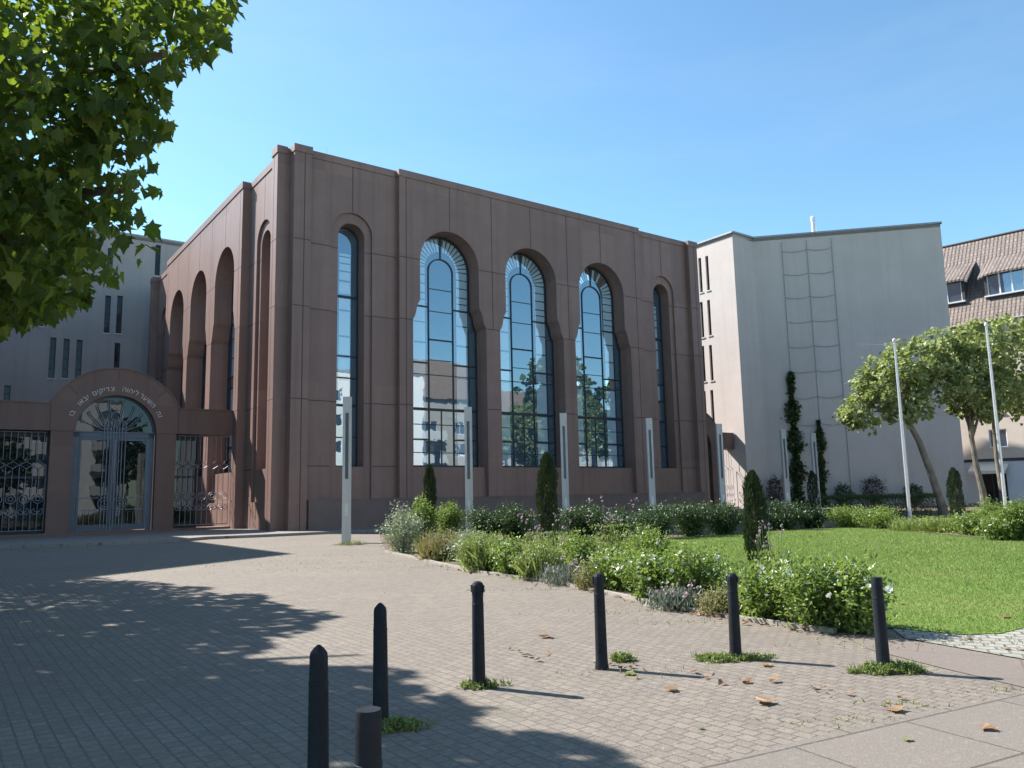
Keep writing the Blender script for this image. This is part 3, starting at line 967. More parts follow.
def gate(name, label, cx, al, ar, inscription, right_glass):
    """cx arch centre, al / ar ends of the beam"""
    g = thing(name, label, 'gate', st(cx, GT), ANG)
    Ri, Ro = 1.88, 3.22
    al, ar = al - cx, ar - cx
    zf = 0.24
    mb = MB()
    half = math.sqrt(Ro ** 2 - (ZB1 - ZB0) ** 2)
    pts = [(al, ZB0), (-Ri, ZB0)]
    for k in range(1, 32):
        a = math.pi - math.pi * k / 32
        pts.append((Ri * math.cos(a), ZB0 + Ri * math.sin(a)))
    pts += [(Ri, ZB0), (ar, ZB0), (ar, ZB1), (half, ZB1)]
    a0 = math.atan2(ZB1 - ZB0, half)
    for k in range(1, 32):
        a = a0 + (math.pi - 2 * a0) * k / 32
        pts.append((Ro * math.cos(a), ZB0 + Ro * math.sin(a)))
    pts += [(-half, ZB1), (al, ZB1)]
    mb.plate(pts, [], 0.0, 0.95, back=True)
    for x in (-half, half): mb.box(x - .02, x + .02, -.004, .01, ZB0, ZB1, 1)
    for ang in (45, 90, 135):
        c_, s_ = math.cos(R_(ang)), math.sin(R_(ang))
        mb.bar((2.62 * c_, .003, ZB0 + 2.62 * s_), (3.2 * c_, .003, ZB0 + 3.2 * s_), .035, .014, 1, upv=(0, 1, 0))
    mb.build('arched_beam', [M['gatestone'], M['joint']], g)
    # thin coping over the beam and round the arch
    cp_ = MB()
    cp_.box(al, -half - .02, -.05, 1.0, ZB1 + .002, ZB1 + .07)
    cp_.box(half + .02, ar, -.05, 1.0, ZB1 + .002, ZB1 + .07)
    arc = [(r * math.cos(a), ZB0 + r * math.sin(a)) for r, rev in ((Ro + .002, 0), (Ro + .07, 1)) for a in (np.linspace(a0, math.pi - a0, 33) if not rev else np.linspace(math.pi - a0, a0, 33))]
    cp_.plate(arc, [], -.05, 1.0, back=True)
    cp_.build('coping', M['gatestone'], g)
    for sx in (-1, 1):
        mb = MB()
        x0, x1 = sorted((sx * (Ri + .03), sx * (Ri + 1.0)))
        mb.box(x0, x1, .04, .9, 0.1, ZB0 - .002)
        mb.build('pillar', M['gatestone'], g)
    mb = MB(); mb.box(al, ar, -.02, 1.4, .1, zf); mb.build('threshold', M['gatestone'], g)
    # door frame and two leaves
    yd = .42
    mb = MB()
    mb.box(-Ri, -Ri + .28, yd, yd + .12, zf, ZB0 - .01); mb.box(Ri - .28, Ri, yd, yd + .12, zf, ZB0 - .01)
    mb.box(-Ri, Ri, yd, yd + .12, ZB0 - .24, ZB0 + .0)
    ring_o = [(Ri * .998 * math.cos(a), ZB0 + .004 + Ri * .998 * math.sin(a)) for a in np.linspace(0, math.pi, 33)]
    ring_i = [((Ri - .1) * math.cos(a), ZB0 + .06 + (Ri - .14) * math.sin(a)) for a in np.linspace(0, math.pi, 33)]
    mb.plate(ring_o, [ring_i], yd, yd + .12)
    dr = mb.build('door_frame', M['bluemetal'], g)
    mb = MB(); mb.plate(ring_i, [], yd + .06, yd + .07); mb.build('fanlight_pane', M['doorglass'], dr)
    for sx in (-1, 1):
        mb = MB()
        xa, xb = .03, Ri - .3
        za, zb = zf + .02, ZB0 - .26
        X = lambda x: sx * x

        def bb(x0, x1, z0, z1, y0=yd, y1=yd + .09):
            q = sorted((X(x0), X(x1))); mb.box(q[0], q[1], y0, y1, z0, z1)
        bb(xa, xa + .12, za, zb); bb(xb - .1, xb, za, zb); bb(xa + .12, xb - .1, za, za + .3); bb(xa + .12, xb - .1, zb - .14, zb)
        leaf = mb.build('door_leaf', M['bluemetal'], g)
        mb = MB()
        q = sorted((X(xa + .12), X(xb - .1)))
        mb.box(q[0], q[1], yd + .05, yd + .06, za + .3, zb - .14)
        mb.build('pane', M['doorglass'], leaf)
        mb = MB()
        yb = yd - .06
        for x in (.06, .20, .34, .50): mb.tube([(X(x), yb, za + .1), (X(x), yb, ZB0 + .55 + .0 * x)], .022, 6)
        for z in (za + 1.62, za + 1.02): mb.tube([(X(.62), yb, z), (X(xb), yb, z)], .02, 6)
        zc = za + 1.32
        mb.tube([(X(.34 + .30 * math.cos(t)), yb - .03, zc + .30 * math.sin(t)) for t in np.linspace(0, 2 * math.pi, 21)[:-1]], .022, 6, closed=True)
        mb.tube([(X(.34 + .16 * math.cos(t)), yb - .03, zc + .16 * math.sin(t)) for t in np.linspace(0, 2 * math.pi, 17)[:-1]], .02, 6, closed=True)
        mb.tube([(X(.34), yb - .05, zc - .05), (X(.34), yb - .05, zc + .05)], .05, 8)
        for x in (.75, 1.0, 1.25): mb.tube([(X(x), yb, za + .3), (X(x), yb, za + .9)], .013, 5)
        mb.build('ornamental_bars', M['barmetal'], leaf)
    # branching bars in the fanlight
    mb = MB()
    yb = yd - .06
    for sx in (-1, 1):
        for k, (xo, ex, ez) in enumerate(((.06, .32, 1.62), (.20, .85, 1.35), (.34, 1.22, .98), (.50, 1.5, .55))):
            pts = []
            for q in np.linspace(0, 1, 14):
                x = xo + (ex - xo) * (q ** 1.5)
                z = ZB0 + .12 + .2 * q + (ez - .32) * (q ** 2.2)
                pts.append((sx * x, yb, z))
            mb.tube(pts, .018, 5)
            e = pts[-1]
            mb.tube([(e[0] + .07 * math.cos(t), yb, e[2] + .07 * math.sin(t)) for t in np.linspace(0, 2 * math.pi, 13)[:-1]], .016, 5, closed=True)
            if k < 3:
                pts2 = [(sx * (p[0] * sx + .07), yb + .02, p[2] - .06) for p in pts]
                mb.tube(pts2, .014, 5)
    mb.tube([(.22 * math.cos(t), yb - .02, ZB0 + .82 + .22 * math.sin(t)) for t in np.linspace(0, 2 * math.pi, 21)[:-1]], .03, 6, closed=True)
    mb.tube([(-Ri, yb, ZB0 + .01), (Ri, yb, ZB0 + .01)], .02, 6)
    mb.build('fanlight_bars', M['barmetal'], g)
    # grilles in the side bays, glazing behind
    for (b0, b1, nm) in ((al, -Ri - 1.0, 'l'), (Ri + 1.0, ar, 'r')):
        if b1 - b0 < .5: continue
        mb = MB()
        grille(mb, b0 + .08, b1 - .08, zf + .12, ZB0 - .05, .25)
        mb.build('grille', M['barmetal'], g)
        if nm == 'r' and right_glass is None: continue
        e1 = b1 if nm == 'l' else b0 + (b1 - b0) * right_glass
        mb = MB()
        mb.box(b0, b0 + .08, .62, .74, zf, ZB0 - .3); mb.box(e1 - .08, e1, .62, .74, zf, ZB0 - .3)
        mb.box(b0, e1, .62, .74, ZB0 - .3, ZB0 - .002); mb.box(b0, e1, .62, .74, 2.85, 2.97); mb.box(b0 + .08, e1 - .08, .62, .74, zf, zf + .12)
        sc_ = mb.build('glazed_screen', M['frame'], g)
        mb = MB()
        mb.box(b0 + .08, e1 - .08, .67, .69, zf + .12, 2.85); mb.box(b0 + .08, e1 - .08, .67, .69, 2.97, ZB0 - .3)
        mb.build('pane', M['doorglass'], sc_)
    if inscription:
        words = inscription.split(' ')
        angs = [27, 51, 75.5, 109, 136, 157]
        fsize = .34
        for wd, ad in zip(words, angs):
            lm = MB()
            glyphs = []
            tot = 0
            for ch in wd:
                cu = bpy.data.curves.new('glyph', 'FONT')
                cu.body = ch
                cu.size = fsize
                cu.extrude = .012
                ob = bpy.data.objects.new('glyph', cu)
                COL.objects.link(ob)
                bpy.context.view_layer.update()
                me = bpy.data.meshes.new_from_object(ob.evaluated_get(bpy.context.evaluated_depsgraph_get()))
                vs = [tuple(v.co) for v in me.vertices]
                fs = [tuple(p.vertices) for p in me.polygons]
                if ch == '\u05d3':                      # its two strokes overlap in the font outline: laid out by hand
                    q = MB()
                    q.box(.01 * fsize, .50 * fsize, .51 * fsize, .59 * fsize, -.012, .012)
                    q.box(.32 * fsize, .41 * fsize, 0, .509 * fsize, -.012, .012)
                    vs, fs = q.v, q.f
                x0, x1 = min(v[0] for v in vs), max(v[0] for v in vs)
                glyphs.append((vs, fs, x0, x1))
                tot += x1 - x0 + .05
                bpy.data.objects.remove(ob)
                bpy.data.curves.remove(cu)
                bpy.data.meshes.remove(me)
            RL = 2.1
            a = R_(ad) - tot / RL / 2                  # first letter stands furthest right
            for vs, fs, x0, x1 in glyphs:
                w_ = x1 - x0
                am = a + w_ / RL / 2
                er = (math.cos(am), math.sin(am))
                et = (math.sin(am), -math.cos(am))
                out = []
                for (x, y, z) in vs:
                    xl = x - (x0 + x1) / 2
                    rr = RL + y
                    out.append((rr * er[0] + xl * et[0], -.014 - z, ZB0 + rr * er[1] + xl * et[1]))
                lm.add(out, fs)
                a += (w_ + .05) / RL
            lm.build('inscription', M['letter'], g, recalc=False)
    return g


gate('arched_gate', 'brown stone gate with round arch, pale inscription and blue-grey double door left of the hall', -5.32, -12.79, 0.44,
     '\u05d6\u05d4 \u05d4\u05e9\u05e2\u05e8 \u05dc\u05d9\u05d4\u05d5\u05d4 \u05e6\u05d3\u05d9\u05e7\u05d9\u05dd \u05d9\u05d1\u05d0\u05d5 \u05d1\u05d5', .45)
gate('arched_gate', 'brown stone gate with round arch in the gap between hall and right grey block', 37.9, 31.76, 42.75, None, None)

# ------------------------------------------------------------------ grey rendered blocks
ZG = 24.0


def block(name, label, foot, z, m, slots, zt=0.35):
    """foot: local polygon; slots: list of (edge index, distance along, z0, z1, width)"""
    b = thing(name, label, 'building', K0, ANG)
    mb = MB()
    n = len(foot)
    for i in range(n):
        p, q = Vector(foot[i]), Vector(foot[(i + 1) % n])
        L = (q - p).length
        d = (q - p) / L
        nv = Vector((d.y, -d.x))                       # outward for counter-clockwise outlines
        mp = lambda a, y, zz, p=p, d=d, nv=nv: (p.x + d.x * a - nv.x * y, p.y + d.y * a - nv.y * y, zz)
        sl_ = [s for s in slots if s[0] == i]
        holes = [[(s[1] - s[4] / 2, s[2]), (s[1] + s[4] / 2, s[2]), (s[1] + s[4] / 2, s[3]), (s[1] - s[4] / 2, s[3])] for s in sl_]
        mb.plate([(0, 0), (L, 0), (L, z), (0, z)], holes, 0, .3, mp, sides=False)
        for s in sl_:
            w = MB()
            a0, a1 = s[1] - s[4] / 2, s[1] + s[4] / 2

            def bx(x0, x1, y0, y1, z0, z1, mi=0, w=w, mp=mp):
                ps = [mp(a, y, zz) for zz in (z0, z1) for (a, y) in ((x0, y0), (x1, y0), (x1, y1), (x0, y1))]
                w.add(ps, [(3, 2, 1, 0), (4, 5, 6, 7), (0, 1, 5, 4), (1, 2, 6, 5), (2, 3, 7, 6), (3, 0, 4, 7)], mi)
            bx(a0, a0 + .05, .16, .26, s[2], s[3]); bx(a1 - .05, a1, .16, .26, s[2], s[3])
            for k in range(5):
                zz = s[2] + (s[3] - s[2] - .06) * k / 4
                bx(a0 + .05, a1 - .05, .17, .25, zz, zz + .06)
            wo = w.build('window', M['frame'], b)
            w = MB()
            bx(a0 + .05, a1 - .05, .21, .22, s[2] + .06, s[3] - .06, w=w)
            w.build('pane', M['slotglass'], wo)
            w = MB()
            bx(a0 - .08, a1 + .08, -.07, .155, s[2] - .09, s[2] - .003, w=w)
            w.build('sill', M['sill'], wo)
    mb.build('wall', m, b)
    # roof and metal edge
    mb = MB()
    mb.plate([tuple(p) for p in foot], [], z - .02, z - .25, mp=lambda a, y, zz: (a, zz, y))
    mb.build('roof', M['roof'], b)
    mb = MB()
    for i in range(n):
        p, q = Vector((*foot[i], z + .1)), Vector((*foot[(i + 1) % n], z + .1))
        d = (q - p).normalized() * .09
        mb.bar(p - d, q + d, .34, .15)
    mb.build('roof_edge', M['zinc'], b)
    return b


def F_at(px, py, t):
    p = on_plane(px, py, K0 + VX * t, VX)
    return float((p - K0) @ UX), float(p[2])


def S_at(px, py, s):
    p = on_plane(px, py, K0 + UX * s, UX)
    return float((p - K0) @ VX), float(p[2])


# left block: recessed wall at t = 33, wing coming forward out of frame
TB = 33.0
slots = []
LF = [(-12.7, 44), (-12.7, TB), (7.0, TB), (7.0, 44)]
for (sx, za, zb) in ((1.46, 20.6, 23.3), (-1.28, 15.35, 18.5), (-2.16, 15.3, 18.4), (1.5, 15.35, 18.5), (-5.85, 11.35, 14.55), (-4.93, 11.4, 14.55), (-4.03, 11.4, 14.55), (-1.3, 11.4, 14.55),
                     (-8.65, 8.3, 10.6), (-7.7, 15.35, 18.5), (-6.8, 15.35, 18.5), (-5.85, 19.3, 22.4), (-2.16, 19.3, 22.4), (-9.6, 15.35, 18.5)):
    slots.append((1, sx + 12.7, za, zb, .42))
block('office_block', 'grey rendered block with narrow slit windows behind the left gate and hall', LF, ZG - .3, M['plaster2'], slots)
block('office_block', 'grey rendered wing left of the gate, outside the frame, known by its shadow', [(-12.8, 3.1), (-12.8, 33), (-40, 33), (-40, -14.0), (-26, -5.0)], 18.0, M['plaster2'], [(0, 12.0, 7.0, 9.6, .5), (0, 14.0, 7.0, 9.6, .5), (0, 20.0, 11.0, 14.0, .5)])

S1, T1 = 42.8, 5.9
slots = []
RF = [(S1, T1), (45.7, 5.95), (56.3, -5.45), (55.5, 14), (50, 34), (S1, 34)]
# edge 5 is the sunlit wall from (S1, 34) down to (S1, T1)
for (px, y0, y1) in ((699.5, 258, 293), (706.5, 256, 291), (708.3, 300, 336), (702.5, 346, 382), (710.2, 345, 381), (704, 391, 430), (711.5, 390, 428), (701, 302, 338)):
    t, zt = S_at(px, y0, S1)
    _, zb = S_at(px, y1, S1)
    slots.append((5, 34 - t, zb, zt, .34))
for t in (18, 20, 24, 26, 29):
    for (zb, zt) in ((19.6, 22.7), (15.8, 18.9), (12.0, 15.1), (8.2, 11.3)): slots.append((5, 34 - t, zb, zt, .34))
rb = block('office_block', 'large windowless grey wall of an office block with cable trellis, right of the hall', RF, ZG, M['plaster'], slots)
c = on_plane(812.5, 216.5, K0 + VX * 12.0, VX)
s_, t_ = to_st(c)
zt = float(c[2])
mb = MB(); mb.lathe([(.2, ZG - .3), (.2, zt - .5), (.25, zt - .48), (.25, zt - .1), (.15, zt)], 14, (s_, t_)); mb.build('flue_pipe', M['winwhite'], rb)
mb = MB(); mb.tube([(s_ + .55, t_, ZG - .3), (s_ + .55, t_, zt - 1.0)], .03, 6); mb.build('aerial', M['galv'], rb)

# the oblique wall carries a climbing trellis of cables
PW0, PW1 = st(45.7, 5.95), st(56.3, -5.45)
dW = (PW1 - PW0) / np.linalg.norm(PW1 - PW0)
nW = np.array([dW[1], -dW[0], 0])
if nW @ (CAMC - PW0) < 0: nW = -nW


def W_at(px, py):
    p = on_plane(px, py, PW0, nW)
    return float((p - PW0) @ dW), float(p[2])


WANG = math.atan2(dW[1], dW[0])
tre = thing('cable_trellis', 'thin cable trellis fixed to the big grey wall for climbing plants', 'trellis', PW0, WANG)
sgn = -1 if (np.array([math.sin(WANG), -math.cos(WANG), 0]) @ nW) > 0 else 1
YO = 0.07 * sgn
xs = [W_at(x, 260)[0] for x in (782.5, 807.5, 832.5)]
ztop = W_at(807, 240.5)[1]
mb = MB()
for x in xs: mb.tube([(x, YO, .3), (x, YO, ztop)], .028, 6)
mb.build('upright_cable', M['cable'], tre)
zrow = [W_at(807, y)[1] for y in (249.5, 273, 296.5, 321, 346, 371, 397, 424)]
for i, z in enumerate(zrow):
    mb = MB()
    for k in range(2):
        pts = []
        for q in np.linspace(0, 1, 9):
            pts.append((xs[k] + (xs[k + 1] - xs[k]) * q, YO, z - .16 * math.sin(math.pi * q) + random.uniform(-.02, .02)))
        mb.tube(pts, .022, 5)
    mb.build('cross_cable', M['cable'], tre)


def climber(label, pxs, ys, ws, n):
    """a narrow climbing plant on the trellis"""
    P = []
    base = None
    x0 = None
    zs, xc, wd = [], [], []
    for px, y, w in zip(pxs, ys, ws):
        a, z = W_at(px, y)
        a2, _ = W_at(px + w, y)
        zs.append(z); xc.append(a); wd.append(abs(a2 - a))
    root = thing('climbing_plant', label, 'climbing plant', PW0 + dW * xc[-1], WANG)
    zr = np.array(zs)
    o = np.argsort(zr)
    zz = rng.uniform(0.05, zr.max(), n)
    cx = np.interp(zz, zr[o], np.array(xc)[o]) - xc[-1]
    ww = np.interp(zz, zr[o], np.array(wd)[o])
    lump = 0.75 + .35 * np.sin(zz * 2.3 + 1) + .2 * np.sin(zz * 5.1)
    X = cx + rng.normal(size=n) * .55 * ww * lump
    Y = sgn * np.abs(.03 + rng.gamma(2, .07, n) * (0.6 + .4 * lump))
    P = np.stack([X, Y, zz], 1)
    V, F = leaves_at(P, .19, 'palm5', out=np.array([0, sgn * .6, 0.1]), droop=.6)
    link_mesh('foliage', cloud_mesh('foliage', [(V, F, 0)], M['leaf_ivy']), root)
    mb = MB()
    k = sorted(zip(zs, xc))
    pts = [(k[0][1] - xc[-1], sgn * .06, -.05)] + [(b - xc[-1], sgn * .06, a) for a, b in k]
    mb.tube(pts, [.06] + [.05 - .035 * i / len(k) for i in range(len(k))], 6)
    mb.build('stem', M['twig'], root)


climber('tall narrow dark climber on the grey wall, the higher of two', (790, 791.5, 794, 796, 798), (372, 400, 430, 465, 500), (2, 5.5, 7.5, 9, 10), 3400)
climber('short narrow dark climber on the grey wall, the lower of two', (818, 819.5, 821, 822), (420, 440, 470, 500), (2, 5, 6, 6), 1500)

# ------------------------------------------------------------------ house with tiled roof on the right
D0 = G(985, 560)
hd = ray(-277, 495); hd[2] = 0; hd /= np.linalg.norm(hd)          # runs away to the left
hd = -hd                                                          # along the front, towards the viewer's right
r0 = ray(985, 489); r0[2] = 0; r0 /= np.linalg.norm(r0)
HP = r0 * 84.0
hn = np.array([hd[1], -hd[0], 0])
if hn @ (CAMC - HP) < 0: hn = -hn
HANG = math.atan2(hd[1], hd[0])
house = thing('house', 'town house with brown tiled roof, dormer windows and ground floor shop', 'house', HP, HANG)
hs = -1 if (np.array([math.sin(HANG), -math.cos(HANG), 0]) @ hn) > 0 else 1


def H_at(px, py, dep=0.0):
    p = on_plane(px, py, HP - hn * dep, hn)
    return float((p - HP) @ hd), float(p[2])


A0, A1 = -16.0, 26.0
ZE = H_at(985, 322)[1]
ZR = H_at(985, 238.5, 6.0)[1]
HB = 12.0


def hb(mb, x0, x1, d0, d1, z0, z1, mi=0):
    y0, y1 = sorted((-hs * d0, -hs * d1))
    mb.box(x0, x1, y0, y1, z0, z1, mi)


zf1 = H_at(985, 459)[1]
wins = []
for (xa, xb, ya, yb) in ((989, 1006, 437, 427), (1030, 1048, 437, 427)):
    a0, z0 = H_at(xa, ya); a1, z1 = H_at(xb, yb); wins.append((a0, a1, zf1 + 1.0, zf1 + 2.6))
w2 = []
for (a0, a1, z0, z1) in wins:
    for fl in range(3):
        w2.append((a0, a1, z0 + 3.0 * fl, z1 + 3.0 * fl))
        if a0 < 3: w2.append((a0 - 4.5, a1 - 4.5, z0 + 3.0 * fl, z1 + 3.0 * fl))
w2 = [w for w in w2 if w[3] < ZE - .3]
mpH = lambda a, y, z: (a, -hs * y, z)
mb = MB()
mb.plate([(A0, zf1), (A1, zf1), (A1, ZE), (A0, ZE)], [[(a, c), (b, c), (b, d), (a, d)] for a, b, c, d in w2], 0, .25, mpH)
hb(mb, A0, A1, HB - .3, HB, 0, ZE); hb(mb, A0, A0 + .3, .3, HB - .3, 0, ZE); hb(mb, A1 - .3, A1, .3, HB - .3, 0, ZE)
mb.build('upper_wall', M['beige'], house)
for (a, b, c, d) in w2:
    mb = MB()
    hb(mb, a, a + .08, .1, .2, c, d); hb(mb, b - .08, b, .1, .2, c, d); hb(mb, a + .08, b - .08, .1, .2, c, c + .08); hb(mb, a + .08, b - .08, .1, .2, d - .08, d)
    hb(mb, (a + b) / 2 - .04, (a + b) / 2 + .04, .1, .2, c + .08, d - .08); hb(mb, a - .1, b + .1, -.1, .09, c - .08, c - .003)
    w = mb.build('window', M['winwhite'], house)
    mb = MB(); hb(mb, a + .08, b - .08, .14, .16, c + .08, d - .08); mb.build('pane', M['housepane'], w)
sa0, sa1 = H_at(980, 500)[0], H_at(1009, 500)[0]
mb = MB()
mb.plate([(A0, 0), (A1, 0), (A1, zf1 - .25), (A0, zf1 - .25)], [[(sa0, .05), (sa1, .05), (sa1, 3.0), (sa0, 3.0)]], .06, .3, mpH)
mb.build('shop_wall', M['shopwall'], house)
mb = MB(); hb(mb, A0, A1, -.05, .3, zf1 - .25, zf1); mb.build('dark_band', M['darktrim'], house)
mb = MB()
hb(mb, sa0, sa0 + .1, .2, .3, .05, 3); hb(mb, sa1 - .1, sa1, .2, .3, .05, 3); hb(mb, (sa0 + sa1) / 2 - .05, (sa0 + sa1) / 2 + .05, .2, .3, .05, 3); hb(mb, sa0, sa1, .2, .3, .05, .4)
sw = mb.build('shop_window', M['darktrim'], house)
mb = MB(); hb(mb, sa0 + .1, sa1 - .1, .25, .27, .4, 3); mb.build('pane', M['doorglass'], sw)
za, zb = 2.9, zf1 - .45
mb = MB()
x0, x1 = sa0 - .4, sa1 + .3
prof = [(.05, zb), (-1.3, za), (-1.3, za - .28), (-1.28, za - .28), (-1.28, za - .02), (.05, zb - .04)]
vs = [(x, -hs * d, z) for x in (x0, x1) for (d, z) in prof]
k = len(prof)
mb.add(vs, [tuple(range(k)), tuple(range(2 * k - 1, k - 1, -1))] + [(i, (i + 1) % k, k + (i + 1) % k, k + i) for i in range(k)])
mb.build('awning', M['awning'], house)


def uvquad(me_v, uvs, name, mat, parent, faces):
    me = bpy.data.meshes.new(name)
    me.from_pydata([tuple(map(float, v)) for v in me_v], [], faces)
    uvl = me.uv_layers.new(name='UVMap')
    for poly in me.polygons:
        for li in poly.loop_indices:
            uvl.data[li].uv = uvs[me.loops[li].vertex_index]
    me.materials.append(mat)
    return link_mesh(name, me, parent)


RD = 6.0
sl_len = math.hypot(RD + .5, ZR - ZE)
slope = (ZR - ZE) / (RD + .5)
vs = [(A0, hs * .5, ZE - .02), (A1, hs * .5, ZE - .02), (A1, -hs * RD, ZR), (A0, -hs * RD, ZR), (A1, -hs * (HB + .5), ZE - .02), (A0, -hs * (HB + .5), ZE - .02),
      (A0, hs * .5, ZE - .2), (A1, hs * .5, ZE - .2)]
uv = [(A0, 0), (A1, 0), (A1, sl_len), (A0, sl_len), (A1, 2 * sl_len), (A0, 2 * sl_len), (A0, -.2), (A1, -.2)]
roofo = uvquad(vs, uv, 'roof', M['tile'], house, [(0, 1, 2, 3), (3, 2, 4, 5), (6, 7, 1, 0)])
mb = MB(); mb.tube([(A0, -hs * RD, ZR + .02), (A1, -hs * RD, ZR + .02)], .14, 8); mb.build('ridge_tile', M['tile'], roofo)
mb = MB(); mb.tube([(A0, hs * .56, ZE - .1), (A1, hs * .56, ZE - .1)], .09, 8); mb.build('gutter', M['zinc'], house)
DD = 1.0


def dormer(xl, xr, zlo, zhi):
    """shed dormer: window band at depth DD, tiled roof running back into the main slope"""
    mb = MB()
    dback = (zhi + 1.9 - ZE) / slope - .5
    # cheeks
    dk = (zhi - ZE) / slope - .5 + 1.2
    for x in (xl, xr):
        hb(mb, x - .12, x + .12, DD, 4.6, zlo - .5, zhi)
    hb(mb, xl - .12, xr + .12, DD + .03, DD + .25, zlo - .6, zlo)
    dm = mb.build('dormer', M['darktrim'], house)
    mb = MB()
    n = max(1, round((xr - xl) / 1.15))
    for k in range(n + 1):
        x = xl + .12 + (xr - xl - .24) * k / n
        hb(mb, x - .06, x + .06, DD + .02, DD + .12, zlo + .06, zhi - .1)
    hb(mb, xl - .15, xr + .15, DD - .25, DD + .12, zlo - .05, zlo + .08)
    hb(mb, xl + .1, xr - .1, DD + .02, DD + .12, zhi - .15, zhi)
    mb.build('dormer_window', M['winwhite'], dm)
    mb = MB(); hb(mb, xl + .1, xr - .1, DD + .07, DD + .09, zlo + .08, zhi - .1); mb.build('pane', M['housepane'], dm)
    ze = zhi - .05
    zt_ = ze + 2.2
    db = (zt_ - ZE) / slope - .5
    n = 14
    vs, uv = [], []
    for k in range(n + 1):
        q = k / n
        x = xl - .55 + (xr - xl + 1.1) * q
        sag = .35 * (max(0, abs(q - .5) * 2 - .55) / .45) ** 2
        vs += [(x, -hs * (DD - .35), ze - sag), (x, -hs * (db), zt_ + .04), (x, -hs * (DD - .35), ze - sag - .14)]
        uv += [(x, 0), (x, 3), (x, -.14)]
    fs = []
    for k in range(n):
        a = 3 * k
        fs += [(a, a + 3, a + 4, a + 1), (a + 2, a + 5, a + 3, a)]
    uvquad(vs, uv, 'dormer_roof', M['tile'], dm, fs)


x0, z0 = H_at(943, 302, DD); x1, _ = H_at(964, 300, DD)
_, zlo = H_at(955, 303, DD); _, zhi = H_at(955, 280, DD)
dormer(x0 - 1.0, x1, zlo, zhi)
x0, _ = H_at(987, 297, DD)
dormer(x0, x0 + 5.2, zlo + .05, zhi + .05)
dormer(x0 + 10, x0 + 15, zlo, zhi)

# ------------------------------------------------------------------ light columns in front of the hall
def make_lamp():
    t = thing('light_column', None, 'lamp column')
    b = .155
    mb = MB()
    mb.box(-b, b, -b, b, 0, .55); mb.build('base', M['steel'], t)
    mb = MB()
    hh = 5.18
    mb.box(-b + .004, -.06, -b + .004, b - .004, .55, hh); mb.box(.06, b - .004, -b + .004, b - .004, .55, hh)
    mb.box(-.06, .06, -b + .01, b - .01, .55, 2.25); mb.box(-.06, .06, -b + .01, b - .01, 4.62, hh)
    mb.box(-b - .004, b + .004, -b - .004, b + .004, hh, hh + .03)
    mb.build('column', M['steel'], t)
    mb = MB(); mb.box(-.055, .055, -b + .10, b - .10, 2.25, 4.62); mb.build('lens', M['slot'], t)
    mb = MB(); mb.box(-.05, .05, -b - .004, -b + .01, .95, 1.4); mb.build('hatch', M['galv'], t)
    return t


lamp_labels = ['light column nearest the gate corner, standing alone on open paving', 'light column rising behind the leftmost cypress and pale shrubs',
               'light column just right of the cypress before the second arched window', 'light column before the right part of the hall between fourth window and slim window',
               'light column in front of the right arched gate', 'light column left of the tall climber on the grey wall', 'light column right of the tall climber, farthest of the row']
lamp0 = make_lamp()
for i, (px, py) in enumerate(((347.5, 398), (468, 408), (563, 414), (648.5, 419), (718.5, 424.5), (782.5, 430), (812.5, 433.5))):
    o = lamp0 if i == 0 else copy_tree(lamp0)
    r = ray(px, py)
    p = CAMC + r * ((5.18 - H) / r[2])
    o.location = (p[0], p[1], 0)
    o.rotation_euler = (0, 0, ANG + R_(-36 + 8 * (i == 0)))
    tag(o, lamp_labels[i], 'lamp column', 'light columns in front of the hall')


# ------------------------------------------------------------------ bollards
def make_bollard(kind):
    t = thing('bollard', None, 'bollard')
    mb = MB()
    prof = [(.066, -.05), (.066, .02), (.060, .05), (.0575, .10), (.0515, .63), (.0528, .632), (.0528, .644), (.0505, .646), (.049, .70)]
    mb.lathe(prof, 20)
    mb.build('post', M['bollard'], t, smooth=False)
    mb = MB()
    if kind == 0:
        mb.lathe([(.049, .70), (.0485, .765), (.045, .785), (.028, .806), (.008, .822)], 8)
    elif kind == 1:
        mb.lathe([(.049, .70), (.053, .735), (.055, .76), (.052, .79), (.040, .81), (.018, .82)], 12)
        mb.box(-.062, -.045, -.014, .014, .735, .79); mb.box(.045, .062, -.014, .014, .735, .79)
    else:
        mb.lathe([(.049, .70), (.0485, .812), (.046, .82)], 20)
    mb.build('cap', M['bollard'], t)
    for ch in children(t):
        for p in ch.data.polygons: p.use_smooth = True
        ch.data.set_sharp_from_angle(angle=R_(24))
    return t


def top_at(px, py, z):
    r = ray(px, py)
    return CAMC + r * ((z - H) / r[2])


